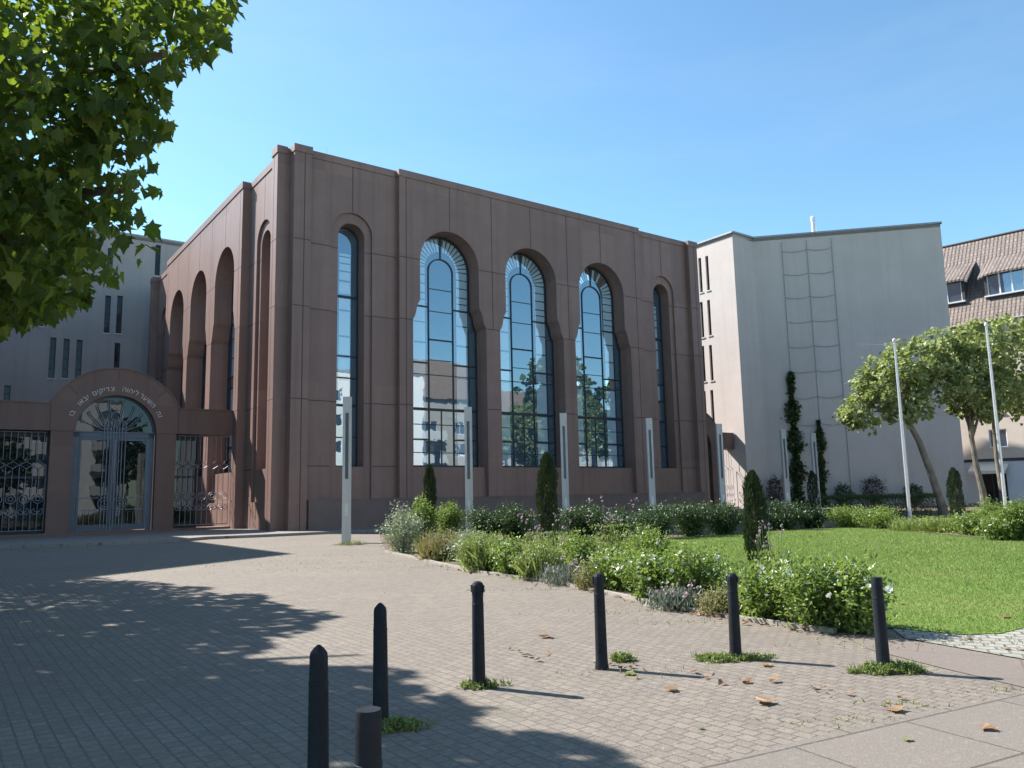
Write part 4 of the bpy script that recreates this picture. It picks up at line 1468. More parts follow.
bspec = [((320, 645), None, 0, 'dark bollard with faceted point, leftmost of all, cut by the lower edge'),
         ((368, 709), None, 2, 'dark flat topped bollard nearest the camera, only its top in view'),
         ((381, 603), None, 0, 'dark bollard with faceted point standing wholly in the tree shadow'),
         ((480, 581), (479, 687), 1, 'dark knobbed bollard at the edge of the tree shadow with weeds at its foot'),
         ((600, 573), (602, 669), 1, 'dark knobbed bollard with a few yellowed leaves beside its foot'),
         ((733, 573), (736, 659), 1, 'dark knobbed bollard in a wide mat of weeds before the rose bushes'),
         ((881, 577), (884, 671), 2, 'dark flat topped bollard before the lawn corner, rightmost of all')]
protos = {}
bpos = []
for top, base, kind, lab in bspec:
    if base:
        p = G(*base)
        h = float(on_plane(*top, p, np.array([0, 1.0, 0]))[2])
    else:
        h = .80
        p = top_at(*top, h)
    if kind not in protos:
        o = protos[kind] = make_bollard(kind)
    else:
        o = copy_tree(protos[kind])
    o.location = (p[0], p[1], 0)
    o.scale = (.92, .92, h / .82)
    o.rotation_euler = (R_(random.uniform(-.6, .6)), R_(random.uniform(-.6, .6)), random.uniform(0, 6))
    tag(o, lab, 'bollard', 'bollards along the plaza edge')
    bpos.append((float(p[0]), float(p[1])))


# ------------------------------------------------------------------ flagpoles
def flagpole(label, base, top, arm):
    p = G(*base)
    h = float(on_plane(*top, p, np.array([0, 1.0, 0]))[2])
    t = thing('flagpole', label, 'flagpole', p, 0, 'flagpoles beside the lawn')
    mb = MB(); mb.lathe([(.075, 0), (.072, h * .3), (.058, h * .7), (.046, h)], 14); mb.build('pole', M['galv'], t, smooth=False)
    mb = MB(); mb.lathe([(.13, 0), (.13, .04), (.085, .06), (.085, .5), (.076, .51)], 14); mb.build('foot', M['steel'], t)
    mb = MB(); mb.lathe([(.065, h - .05), (.08, h - .02), (.08, h + .08), (.03, h + .12)], 12); mb.build('cap', M['steel'], t)
    if arm:
        mb = MB(); mb.tube([(0.05, 0, h - .18), (-.9, -.1, h - .17), (-1.75, -.15, h - .12)], .018, 6); mb.build('flag_arm', M['galv'], t)
    mb = MB(); mb.tube([(.075, -.03, 1.1), (.06, -.03, h - .1)], .006, 4); mb.tube([(.075, -.07, 1.15), (.075, .02, 1.15)], .012, 5); mb.build('halyard', M['steel'], t)
    return t


flagpole('bare metal flagpole with a thin horizontal arm at its top', (910.5, 522), (893.5, 341), True)
flagpole('bare metal flagpole without arm, in front of the house awning', (1007, 520), (989, 325), False)


# ------------------------------------------------------------------ trees
def tree_wood(mb, path, r0, limbs, seed):
    rr = random.Random(seed)
    n = len(path)
    mb.tube(path, [r0 * (1 - .45 * i / (n - 1)) * (1.25 if i == 0 else 1) for i in range(n)], 10)
    tip = Vector(path[-1])
    for e in limbs:
        e = Vector(e)
        st_ = Vector(path[-1]).lerp(Vector(path[-2]), rr.uniform(0, .5))
        pts = []
        for q in np.linspace(0, 1, 6):
            p = st_.lerp(e, q)
            p += Vector((rr.uniform(-.1, .1), rr.uniform(-.1, .1), .35 * math.sin(math.pi * q)))* (1 if 0 < q < 1 else 0)
            pts.append(p)
        mb.tube(pts, [r0 * .42 * (1 - .8 * q) for q in np.linspace(0, 1, 6)], 6)
        for k in range(3):
            s0 = pts[2 + k]
            d = Vector((rr.uniform(-1, 1), rr.uniform(-1, 1), rr.uniform(-.3, .8))).normalized() * rr.uniform(.7, 1.4)
            mb.tube([s0, s0 + d * .5 + Vector((0, 0, .08)), s0 + d], [r0 * .16, r0 * .1, r0 * .04], 5)


def blob_points(blobs, n, shell=.55, r=None):
    """points in a union of ragged ellipsoids, denser towards the skin"""
    r = r or rng
    vols = np.array([b[3] * b[4] * b[5] for b in blobs])
    idx = r.choice(len(blobs), n, p=vols ** .8 / np.sum(vols ** .8))
    B = np.array(blobs)[idx]
    u = unit(n, r)
    rad = (shell + (1 - shell) * r.random(n)) ** .6
    rag = 1 + .22 * np.sin(u[:, 0] * 7 + idx) * np.sin(u[:, 1] * 6 + 2 * idx) + .1 * np.sin(u[:, 2] * 13 + idx)
    P = B[:, :3] + u * B[:, 3:6] * (rad * rag)[:, None]
    return P, u


def make_tree(name, label, cat, base, path, blobs, n, leaf, mat, r0, seed, group=None, size=.22):
    t = thing(name, label, cat, base, 0, group)
    mb = MB()
    limbs = [(b[0], b[1], b[2] - .1 * b[5]) for b in blobs]
    tree_wood(mb, path, r0, limbs, seed)
    mb.build('trunk', M['bark'], t)
    # twig clusters: leaves gather round short shoots so that gaps stay open between them
    nc = n // 14
    C, u = blob_points(blobs, nc)
    P = np.repeat(C, 14, 0) + rng.normal(size=(nc * 14, 3)) * .14 * np.array([1, 1, .75]) - np.array([0, 0, .2]) * rng.random((nc * 14, 1))
    U_ = np.repeat(u, 14, 0)
    V, F = leaves_at(P, size, leaf, out=U_ * .5, droop=.5)
    link_mesh('crown', cloud_mesh('crown', [(V, F, 0)], mat), t)
    return t


g1 = G(945, 518.2)
make_tree('plane_tree', 'plane tree with leaning trunk and round pale crown before the grey wall', 'tree', g1,
          [(0, 0, -.05), (-.15, 0, .9), (-.45, .05, 2.2), (-.9, .05, 3.8), (-1.4, .1, 5.0)],
          [(-2.0, -.2, 6.7, 1.6, 1.7, 1.1), (-.7, .3, 8.0, 1.4, 1.6, 1.1), (-3.3, .3, 5.7, 1.3, 1.4, .9), (.1, -.4, 6.6, 1.2, 1.4, 1.0), (-1.6, -.4, 7.6, 1.4, 1.5, 1.1),
           (-2.8, .2, 6.9, 1.0, 1.2, .8), (.5, .3, 8.9, .9, 1.0, .8), (-1.6, -.5, 5.5, 1.2, 1.2, .6), (.2, .1, 7.7, .9, .9, .8), (-4.0, .2, 5.2, .6, .8, .5)], 6000, 'palm5', M['leaf_far'], .22, 3, size=.19)
g2 = G(987, 517)
make_tree('plane_tree', 'plane tree with slim upright mottled trunk right of the leaning one', 'tree', g2,
          [(0, 0, -.05), (-.08, 0, 1.2), (-.25, .05, 2.6), (-.4, .0, 4.6)],
          [(-.3, -.2, 6.3, 1.4, 1.5, 1.1), (.4, .3, 7.8, 1.5, 1.6, 1.2), (-.7, .2, 7.9, 1.2, 1.4, 1.0), (.9, -.3, 6.4, 1.4, 1.5, 1.0), (.2, -.2, 5.4, .9, 1.0, .6), (.6, .1, 9.2, 1.1, 1.3, .9), (-.3, .1, 9.2, .9, 1.0, .8)],
          6000, 'palm5', M['leaf_far'], .19, 4, size=.18)
g3 = G(1019, 515)
make_tree('plane_tree', 'plane tree with thin dark trunk at the right edge of the photograph', 'tree', g3 + np.array([.5, 2, 0]),
          [(0, 0, -.05), (-.05, 0, 1.4), (-.1, .05, 3.0), (-.1, .0, 5.0)],
          [(-.2, -.2, 6.8, 1.9, 2.0, 1.4), (1.6, .3, 8.4, 2.2, 2.1, 1.6), (-.4, .2, 8.9, 1.6, 1.8, 1.3), (2.0, -.3, 6.6, 1.9, 1.9, 1.3), (.8, .1, 10.0, 1.6, 1.7, 1.1)],
          7000, 'palm5', M['leaf_far'], .17, 5, size=.18)

# the overhanging tree on the left: trunk outside the frame, crown reaching in over the plaza
TR = np.array([-11.5, 9.5, 0.0])
SX, SY = -sdir.x / sdir.z, -sdir.y / sdir.z
blobs = [(-2.9, 6.3, 5.3, 1.1, 1.0, 1.0), (-3.4, 6.8, 4.3, .9, .9, .8), (-4.3, 7.0, 5.3, 1.7, 1.5, 1.3), (-4.7, 7.5, 4.1, 1.2, 1.2, .9), (-5.6, 8.4, 5.5, 1.6, 1.6, 1.4),
         (-5.7, 8.2, 4.0, 1.3, 1.3, .8), (-7.2, 8.2, 6.2, 2.0, 2.0, 1.6), (-8.2, 13.9, 5.6, 2.1, 2.1, 1.5), (-9.5, 14.5, 7.0, 2.4, 2.6, 2.0), (-10.1, 10.3, 6.6, 2.4, 2.4, 2.2),
         (-11.6, 13.0, 7.0, 2.8, 2.8, 2.4), (-13.6, 16.0, 7.0, 3.0, 3.0, 2.4), (-12.2, 10.2, 8.4, 2.6, 2.6, 2.0), (-9.3, 12.2, 8.2, 2.4, 2.4, 1.7), (-7.4, 6.6, 5.2, 1.8, 1.6, 1.4),
         (-10.4, 7.4, 6.4, 2.2, 2.2, 1.9), (-6.4, 9.3, 6.6, 1.6, 1.7, 1.3), (-14.5, 20.0, 7.0, 2.8, 2.8, 2.2), (-9.0, 10.0, 4.4, 1.8, 1.8, 1.0)]
big = thing('plane_tree', 'large plane tree overhanging from the upper left with dark backlit leaves', 'tree', TR)
mb = MB()
tree_wood(mb, [(0, 0, -.1), (.05, .1, 1.5), (.2, .2, 3.2), (.5, .4, 4.6)], .42, [tuple(np.array(b[:3]) - TR) for b in blobs], 9)
mb.build('trunk', M['bark'], big)


def crown_near(n):
    nc = n // 9
    C, u = blob_points(blobs, nc, .3)
    P = np.repeat(C, 9, 0) + rng.normal(size=(nc * 9, 3)) * .20
    U_ = np.repeat(u, 9, 0)
    # outline of the crown against the sky and of its shadow on the plaza
    q = (P - CAMC) @ CAMR                              # camera axes
    px = 512 + FPX * q[:, 0] / -q[:, 2]
    py = 384 - FPX * q[:, 1] / -q[:, 2]
    lim = np.interp(py, [-400, 0, 25, 60, 75, 110, 130, 150, 190, 230, 262, 275, 300, 318, 332, 345], [320, 243, 232, 208, 165, 168, 172, 160, 158, 152, 146, 118, 88, 52, 8, -60])
    wob = 9 * np.sin(py * .21) + 6 * np.sin(py * .53 + 1)
    ok = (px < lim - 4 + wob * .6) & (q[:, 2] < -3)
    gx = P[:, 0] + SX * P[:, 2]
    gy = P[:, 1] + SY * P[:, 2]
    w2 = .22 * np.sin(gx * 4.1) + .15 * np.sin(gy * 5.3 + 1)
    up = np.interp(gy, [4.2, 4.5, 5.4, 6.3, 7.0, 7.6, 7.9, 8.1, 9.4, 10.6, 11.4, 12.5, 14.0, 15.5, 17.5], [9.0, .45, .1, -.4, -.9, -1.6, -2.6, -2.9, -2.7, -2.4, -2.9, -3.7, -5.0, -6.5, -9.5])
    ok &= gx < up + w2
    hr = np.random.default_rng(3)
    for k in range(230):                               # small gaps that let the sun through
        cx, cy, cr = hr.uniform(-9, .3), hr.uniform(4.4, 13.5), hr.uniform(.035, .10)
        ok &= ((gx - cx) / (cr * 1.5)) ** 2 + ((gy - cy) / cr) ** 2 > 1
    ok &= ~((gx > up - 2.0) & (np.sin(gx * 9 + 3 * np.sin(gy * 4)) * np.sin(gy * 11 + 2 * np.sin(gx * 5)) > .2 + .35 * (up - gx)))
    return P[ok], U_[ok]


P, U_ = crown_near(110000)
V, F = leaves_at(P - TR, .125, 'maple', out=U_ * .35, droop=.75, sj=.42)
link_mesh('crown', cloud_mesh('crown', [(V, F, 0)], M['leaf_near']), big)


# ------------------------------------------------------------------ cypresses and clipped shrubs
def cypress(label, base, top, wpx, n=5200, seed=1):
    p = G(*base)
    h = float(on_plane(*top, p, np.array([0, 1.0, 0]))[2])
    w = wpx / FPX * p[1] / 2 * .80
    t = thing('cypress', label, 'cypress', p, random.uniform(0, 6), 'columnar cypresses in the flower bed')
    mb = MB(); mb.tube([(0, 0, -.05), (.01, 0, h * .5), (0, .01, h * .93)], [.05, .03, .008], 7); mb.build('trunk', M['twig'], t)
    z = rng.random(n) ** .9
    prof = np.interp(z, [0, .08, .3, .55, .8, .93, 1], [.62, .82, .95, .95, .8, .5, .05])
    a = rng.random(n) * 2 * math.pi
    lump = 1 + .16 * np.sin(3 * a + z * 11 + seed) + .12 * np.sin(5 * a - z * 17)
    r = w * prof * lump * (.45 + .55 * rng.random(n) ** .4)
    P = np.stack([r * np.cos(a), r * np.sin(a), z * h], 1)
    out = np.stack([np.cos(a) * .45, np.sin(a) * .45, np.ones(n) * 1.3], 1)
    V, F = leaves_at(P, max(.05, h * .042), 'needle', out=out, droop=0, jitter=.28)
    link_mesh('foliage', cloud_mesh('foliage', [(V, F, 0)], M['leaf_cyp']), t)


cypress('slender dark cypress behind pale shrubs at the left end of the bed', (430, 536), (428.5, 466), 15, seed=1)
cypress('dark cypress before the second arched window', (549, 549), (547.5, 455), 25, seed=2)
cypress('dark cypress standing against the lawn right of the hall, nearest of all', (758, 570), (756.5, 473), 27, seed=3)
cypress('cypress left of the second flagpole before the house', (958, 521), (955, 469), 17, seed=4)
cypress('short dark cypress in the shade at the foot of the lower climber', (815, 515), (814, 472), 13, 3000, seed=5)


def round_shrub(label, px, ytop, wpx, mat, name='round_shrub', cat='shrub', n=1800, size=.12, group=None):
    a, h = W_at(px, ytop)
    p = PW0 + dW * a + nW * 1.3
    w = wpx / FPX * p[1] / 2
    t = thing(name, label, cat, p, random.uniform(0, 6), group)
    P, u = blob_points([(0, 0, h * .52, w, w, h * .5), (w * .3, .1, h * .6, w * .6, w * .6, h * .42)], n, .5)
    P[:, 2] = np.abs(P[:, 2])
    V, F = leaves_at(P, size, 'oval', out=u * .6, droop=.1)
    link_mesh('foliage', cloud_mesh('foliage', [(V, F, 0)], mat), t)
    mb = MB()
    for k in range(5):
        a = k * 1.26 + random.random()
        mb.tube([(0, 0, -.03), (w * .3 * math.cos(a), w * .3 * math.sin(a), h * .4), (w * .6 * math.cos(a), w * .6 * math.sin(a), h * .75)], [.03, .02, .008], 5)
    mb.build('stem', M['twig'], t)
    return t


round_shrub('small round dark shrub, leftmost of those at the foot of the grey wall', 840, 484, 18, M['leaf_dark'])
round_shrub('larger round dark shrub, middle of those at the foot of the grey wall', 869, 477, 24, M['leaf_purple'])
round_shrub('round dark shrub behind the leaning plane trunk', 908, 485, 20, M['leaf_dark'])
round_shrub('purplish dark shrub left of the tall climber at the foot of the grey wall', 773, 477, 19, M['leaf_purple'])

# low clipped hedge in front of the grey wall
ha, hb_ = G(822, 519), G(935, 519)
L = np.linalg.norm(hb_ - ha)
hedge = thing('low_hedge', 'low clipped hedge in front of the grey wall with sunlit top', 'hedge', ha, math.atan2(hb_[1] - ha[1], hb_[0] - ha[0]))
n = 9000
X = rng.random(n) * L
face = rng.random(n)
Yh = np.where(face < .45, rng.random(n) * 1.2, np.where(face < .8, rng.normal(0, .05, n), 1.2 + rng.normal(0, .05, n)))
Zh = np.where(face < .45, 1.12 + rng.normal(0, .05, n), rng.random(n) * 1.12)
V, F = leaves_at(np.stack([X, Yh, Zh], 1), .085, 'oval', droop=-.1)
link_mesh('foliage', cloud_mesh('foliage', [(V, F, 0)], M['leaf_ivy']), hedge)
mb = MB()
for k in range(24): 
    x = L * (k + .5) / 24
    mb.tube([(x, .6, -.03), (x + .1, .6, .4), (x + .05, .55, .8)], [.03, .02, .01], 5)
mb.build('stem', M['twig'], hedge)


# ------------------------------------------------------------------ bed plants
def shrub(kind, base, ytop, wpx, label, name='garden_shrub', cat='shrub', dens=1.0):
    p = G(*base)
    sc = p[1] / FPX
    w = max(.16, wpx * sc / 2)
    h = max(.2, (base[1] - ytop) * sc * .96)
    t = thing(name, label, cat, p, random.uniform(0, 6.28))
    mb = MB()
    parts = []
    fl = []
    K = dens * (1 + w * h)
    if kind in ('rose', 'dark', 'silver', 'leafy', 'mixed', 'straw'):
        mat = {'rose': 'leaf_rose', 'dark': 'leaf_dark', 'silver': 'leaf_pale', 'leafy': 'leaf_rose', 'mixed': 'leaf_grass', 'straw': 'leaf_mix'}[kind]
        ns = 11
        tips = []
        for k in range(ns):
            a = 2.4 * k + random.random()
            r = w * math.sqrt((k + .5) / ns)
            hh = h * (1 - .35 * (r / w) ** 2) * random.uniform(.75, 1.05)
            e = (r * math.cos(a), r * math.sin(a), hh)
            mb.tube([(e[0] * .15, e[1] * .15, -.03), (e[0] * .6, e[1] * .6, hh * .55), e], [.012, .009, .004], 5)
            tips.append(e)
        n = int(2400 * K * (0.8 if kind == 'silver' else 1))
        size = {'silver': .05, 'straw': .04, 'mixed': .05}.get(kind, .06)
        if p[1] > 20: size *= 1.25
        ki = rng.integers(0, ns, n)
        q = rng.random(n) ** .7
        T = np.array(tips)[ki]
        P = T * np.stack([.15 + .85 * q, .15 + .85 * q, q], 1) + rng.normal(size=(n, 3)) * (.05 + .12 * w) * np.array([1, 1, .7])
        P[:, 2] = np.abs(P[:, 2]) + .02
        V, F = leaves_at(P, size, 'oval', out=np.array([0, 0, .25]), droop=.15)
        fol = cloud_mesh('foliage', [(V, F, 0)], M[mat])
        fp = [(V, F, 0)]
        fmats = [M[mat]]
        if kind in ('mixed', 'straw'):
            m3 = int(420 * K)
            a3 = rng.random(m3) * 6.283
            r3 = w * np.sqrt(rng.random(m3)) * .9
            P3 = np.stack([r3 * np.cos(a3), r3 * np.sin(a3), rng.random(m3) * h * .3], 1)
            D3 = rng.normal(size=(m3, 3)) * .55 + np.array([0, 0, 1])
            V3, F3 = leaf_arrays(P3, D3, unit(m3), h * rng.uniform(.3, .8, m3), 'blade')
            fp.append((V3, F3, 1)); fmats.append(M['leaf_dry' if kind == 'straw' else 'leaf_grass'])
        fol = cloud_mesh('foliage', fp, fmats)
        nb = {'rose': 36, 'dark': 12, 'silver': 30, 'leafy': 3, 'mixed': 16, 'straw': 0}[kind]
        nb = int(nb * min(2.2, .6 + w * 1.2))
        T2 = np.array(tips)[rng.integers(0, ns, nb)]
        C = T2 * rng.uniform(.75, 1.04, (nb, 1)) + rng.normal(size=(nb, 3)) * .09 * np.array([1, 1, .4])
        C[:, 2] = np.maximum(C[:, 2], .15)
        if nb:
            D = unit(nb) + np.array([0, 0, 0.2])
            V, F = leaf_arrays(C, D, unit(nb) * .6 + np.array([0, -.4, 1.0]), rng.uniform(.04, .085, nb), 'bloom')
            fl = cloud_mesh('blossom', [(V, F, 0)], M['petal_white'])
    elif kind in ('grass', 'dry'):
        n = int(900 * K)
        a = rng.random(n) * 6.283
        r = w * .45 * np.sqrt(rng.random(n))
        P = np.stack([r * np.cos(a), r * np.sin(a), np.zeros(n)], 1)
        lean = rng.uniform(.1, 1.5, n)
        cl = rng.integers(0, 6, n)
        ca = cl * 1.05 + .4
        P[:, 0] += w * .5 * np.cos(ca) * (cl > 0); P[:, 1] += w * .5 * np.sin(ca) * (cl > 0)
        D = np.stack([np.cos(a) * lean, np.sin(a) * lean, np.ones(n)], 1) + rng.normal(size=(n, 3)) * .12
        V, F = leaf_arrays(P, D, np.stack([np.cos(a), np.sin(a), np.zeros(n)], 1) * -1, h * rng.uniform(.4, 1.1, n), 'blade')
        m2 = int(750 * K)
        P2 = np.stack([rng.normal(0, w * .5, m2), rng.normal(0, w * .5, m2), np.minimum(np.abs(rng.normal(0, h * .45, m2)), h * .85)], 1)
        V2, F2 = leaves_at(P2, .05, 'oval', droop=0)
        fol = cloud_mesh('foliage', [(V, F, 0), (V2, F2, 1)], [M['leaf_grass' if kind == 'grass' else 'leaf_dry'], M['leaf_grass' if kind == 'grass' else 'leaf_mix']])
        mb.tube([(0, 0, -.03), (.01, 0, .1)], [.03, .01], 6)
    else:                                            # pink / lav: thin stalks with flower heads over low leaves
        n = int((34 if kind == 'pink' else 40) * max(.6, w * 1.6))
        a = rng.random(n) * 6.283
        r = w * np.sqrt(rng.random(n))
        hh = h * rng.uniform(.55, 1.05, n)
        ends = np.stack([r * np.cos(a) * 1.1, r * np.sin(a) * 1.1, hh], 1)
        for e in ends[:60]:
            mb.tube([(e[0] * .6, e[1] * .6, -.02), (e[0] * .8, e[1] * .8, e[2] * .5), tuple(e)], [.006, .005, .003], 4)
        C = np.repeat(ends, 3, 0) + rng.normal(size=(n * 3, 3)) * .022
        V, F = leaf_arrays(C, unit(n * 3), unit(n * 3) + np.array([0, 0, 1]), rng.uniform(.025, .05, n * 3), 'bloom')
        fl = cloud_mesh('blossom', [(V, F, 0)], M['petal_pink'])
        m2 = int(900 * K)
        P2 = np.stack([rng.normal(0, w * .5, m2), rng.normal(0, w * .5, m2), np.minimum(np.abs(rng.normal(0, h * .3, m2)), h * .6)], 1)
        D2 = rng.normal(size=(m2, 3)) * .5 + np.array([0, 0, 1])
        V2, F2 = leaf_arrays(P2, D2, unit(m2), rng.uniform(.06, .13, m2) * (1 if kind == 'lav' else .6), 'needle' if kind == 'lav' else 'oval')
        fol = cloud_mesh('foliage', [(V2, F2, 0)], M['leaf_lav' if kind == 'lav' else 'leaf_grass'])
    mb.build('stem', M['stem' if kind != 'dry' else 'twig'], t)
    link_mesh('foliage', fol, t)
    if fl: link_mesh('blossom', fl, t)
    return t


BED = [
    ('silver', (404, 553), 506, 44, 'pale silvery shrub with white blossoms at the far left end of the bed'),
    ('leafy', (423, 548), 497, 26, 'upright bright green shrub right behind the silvery one at the bed end'),
    ('straw', (443, 560), 528, 50, 'straw coloured bushy clump at the left front of the bed'),
    ('leafy', (449, 538), 501, 26, 'bright green shrub just right of the slender leftmost cypress'),
    ('silver', (470, 564), 530, 40, 'low pale shrub with white blossoms right of the straw coloured clump'),
    ('mixed', (486, 571), 531, 48, 'yellow-green bushy clump before the first lamp column in the bed'),
    ('rose', (512, 575), 540, 44, 'small bright green bush between two yellow-green clumps at the bed front'),
    ('pink', (545, 566), 512, 56, 'tall thin stalks with pink flower heads at the foot of the middle cypress'),
    ('mixed', (541, 579), 543, 48, 'yellow-green bushy clump in front of the pink stalks and middle cypress'),
    ('lav', (566, 584), 560, 44, 'low grey lavender clump below the middle cypress at the bed front'),
    ('leafy', (580, 572), 533, 44, 'light green bush right of the middle cypress'),
    ('straw', (594, 589), 568, 36, 'low orange-brown dry clump at the kerb behind the middle bollard'),
    ('rose', (620, 590), 547, 62, 'white rose bush behind the middle bollard'),
    ('pink', (617, 566), 500, 52, 'tall reddish seed stalks behind the white rose bush'),
    ('leafy', (652, 571), 526, 46, 'fresh green bush at the left edge of the lawn'),
    ('rose', (655, 600), 548, 66, 'white rose bush right of the middle bollard, with most blossoms'),
    ('lav', (676, 609), 584, 44, 'low grey lavender clump at the kerb below the white roses'),
    ('rose', (697, 603), 543, 66, 'white rose bush left of the bollard in the weed mat'),
    ('straw', (722, 614), 592, 46, 'dry brownish clump at the kerb beside the bollard in the weed mat'),
    ('pink', (772, 596), 527, 40, 'few tall dark stalks rising above the big rose bushes'),
    ('rose', (768, 620), 566, 74, 'big green rose bush behind the bollard in the weed mat'),
    ('rose', (815, 628), 556, 84, 'big dense rose bush with few white blooms right of the weed mat bollard'),
    ('rose', (857, 632), 562, 64, 'big rose bush at the lawn corner behind the rightmost bollard'),
]
for b in BED: shrub(*b)
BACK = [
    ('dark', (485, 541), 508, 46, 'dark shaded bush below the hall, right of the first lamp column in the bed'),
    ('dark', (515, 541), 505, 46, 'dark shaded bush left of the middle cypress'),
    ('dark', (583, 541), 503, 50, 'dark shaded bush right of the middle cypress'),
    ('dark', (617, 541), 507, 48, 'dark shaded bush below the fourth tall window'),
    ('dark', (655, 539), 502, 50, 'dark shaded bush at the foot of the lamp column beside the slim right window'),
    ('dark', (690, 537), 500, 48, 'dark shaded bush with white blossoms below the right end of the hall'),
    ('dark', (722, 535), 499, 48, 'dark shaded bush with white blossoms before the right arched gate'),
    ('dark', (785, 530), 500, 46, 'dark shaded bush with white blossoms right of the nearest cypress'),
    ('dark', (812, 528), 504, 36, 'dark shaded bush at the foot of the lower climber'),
    ('leafy', (848, 528), 505, 40, 'sunlit yellow-green bush at the far corner of the lawn'),
    ('leafy', (878, 529), 507, 44, 'sunlit green bush before the low hedge'),
    ('grass', (912, 531), 519, 44, 'low grassy clump at the foot of the flagpole with arm'),
    ('grass', (945, 533), 516, 36, 'grassy clump below the cypress beside the house'),
    ('rose', (972, 536), 511, 36, 'green rose bush left of the flagpole without arm'),
    ('leafy', (992, 532), 500, 28, 'fresh green upright bush at the foot of the flagpole without arm'),
    ('rose', (1003, 541), 516, 38, 'white rose bush at the right end of the lawn'),
    ('leafy', (1020, 541), 498, 30, 'tall leafy bush at the right edge of the photograph'),
]
for b in BACK: shrub(*b)


def in_poly(X, Y, poly):
    ins = np.zeros(len(X), bool)
    n = len(poly)
    for i in range(n):
        x0, y0 = poly[i]; x1, y1 = poly[(i + 1) % n]
        c = ((y0 > Y) != (y1 > Y)) & (X < (x1 - x0) * (Y - y0) / (y1 - y0 + 1e-12) + x0)
        ins ^= c
    return ins


def scatter(poly, n, near=None):
    A = np.array(poly, float)
    X = rng.uniform(A[:, 0].min(), A[:, 0].max(), n)
    Y = rng.uniform(A[:, 1].min(), A[:, 1].max(), n)
    k = in_poly(X, Y, [tuple(map(float, p)) for p in poly])
    X, Y = X[k], Y[k]
    if near:
        keep = rng.random(len(X)) < np.minimum(1, (near / np.hypot(X, Y)) ** 1.6)
        X, Y = X[keep], Y[keep]
    return X, Y


# ground cover between the shrubs, grass blades on the lawn: nobody could count them
big_bed = [gp(386, 552), gp(425, 561), gp(480, 573), gp(560, 584), gp(640, 601), gp(700, 613), gp(780, 626), gp(836, 633), gp(885, 630), gp(800, 607), gp(740, 589), gp(660, 567), gp(610, 552),
           gp(600, 545), gp(640, 540), gp(700, 537), gp(770, 532), gp(850, 528), st(40, -6)[:2], st(30, -4)[:2], st(5, -4)[:2], st(2.6, -7.5)[:2]]
X, Y = scatter(big_bed, 42000, 16)
n = len(X)
hgt = .10 + .16 * (np.sin(X * 1.7) * np.sin(Y * 1.3) > 0) + .1 * rng.random(n)
V, F = leaves_at(np.stack([X, Y, .02 + hgt * rng.random(n)], 1), .085, 'oval', out=np.array([0, 0, .6]), droop=0)
X2, Y2 = scatter(big_bed, 16000, 16)
n2 = len(X2)
V2, F2 = leaf_arrays(np.stack([X2, Y2, np.full(n2, .015)], 1), rng.normal(size=(n2, 3)) * .35 + np.array([0, 0, 1]), unit(n2), rng.uniform(.12, .34, n2), 'blade')
tag(link_mesh('ground_cover', cloud_mesh('ground_cover', [(V, F, 0), (V2, F2, 1)], [M['weed'], M['leaf_grass']])),
    'low leafy ground cover filling the flower beds between the shrubs', 'ground cover', kind='stuff')

bed_r = [gp(850, 528), gp(900, 531), gp(960, 537), gp(1024, 541), gp(1150, 556), gp(1150, 536), gp(1060, 526), gp(960, 526), gp(880, 525)]
sheet('flower_bed_soil', bed_r, 0.034, M['soil'])
X, Y = scatter(bed_r, 9000)
n = len(X)
V, F = leaves_at(np.stack([X, Y, .04 + .35 * rng.random(n) ** 1.5], 1), .11, 'oval', out=np.array([0, 0, .6]), droop=0)
tag(link_mesh('ground_cover', cloud_mesh('ground_cover', [(V, F, 0)], M['leaf_rose'])), 'sunlit leafy ground cover in the bed behind the lawn', 'ground cover', kind='stuff')

X, Y = scatter(lawn_pts, 520000, 10)
n = len(X)
X = X + rng.normal(0, .03, n)
Y = Y + rng.normal(0, .03, n)
V, F = leaf_arrays(np.stack([X, Y, np.full(n, .012)], 1), rng.normal(size=(n, 3)) * .45 + np.array([0, 0, 1]), unit(n),
                   (.028 + .026 * rng.random(n)) * np.clip(np.hypot(X, Y) / 16, .75, 1.25), 'needle')
tag(link_mesh('grass', cloud_mesh('grass', [(V, F, 0)], M['lawn_blade'])), 'short mown green grass of the lawn', 'grass', kind='stuff')

# moss and grass in the paving joints
C = [(345, 563, 3.0, .25), (400, 568, 2.2, .3), (305, 556, 2.5, .2), (430, 566, 1.6, .2), (700, 622, .6, .1), (640, 612, .8, .12), (540, 590, .8, .15), (830, 722, .28, .07), (900, 705, .16, .05), (1000, 690, .25, .06),
     (200, 563, 1.8, .15), (960, 645, .8, .12), (1010, 642, .8, .15), (935, 636, .7, .12), (620, 672, .25, .1), (350, 545, .35, .25), (388, 546, .8, .3)]
Ps = []
for px, py, rx, ry in C:
    g = G(px, py)
    m = int(900 * math.sqrt(rx * ry) + 60)
    Ps.append(np.stack([g[0] + rng.normal(0, rx, m), g[1] + rng.normal(0, ry, m), np.zeros(m)], 1))
Ps = np.vstack(Ps)
keep = np.abs(np.sin((Ps[:, 0] * UX[0] + Ps[:, 1] * UX[1]) * math.pi / .105)) < .55
Ps = Ps[keep]
n = len(Ps)
V, F = leaf_arrays(Ps, rng.normal(size=(n, 3)) * .7 + np.array([0, 0, .8]), unit(n), rng.uniform(.015, .045, n), 'needle')
tag(link_mesh('joint_moss', cloud_mesh('joint_moss', [(V, F, 0)], M['moss'])), 'moss and thin grass growing in the paving joints', 'moss', kind='stuff')


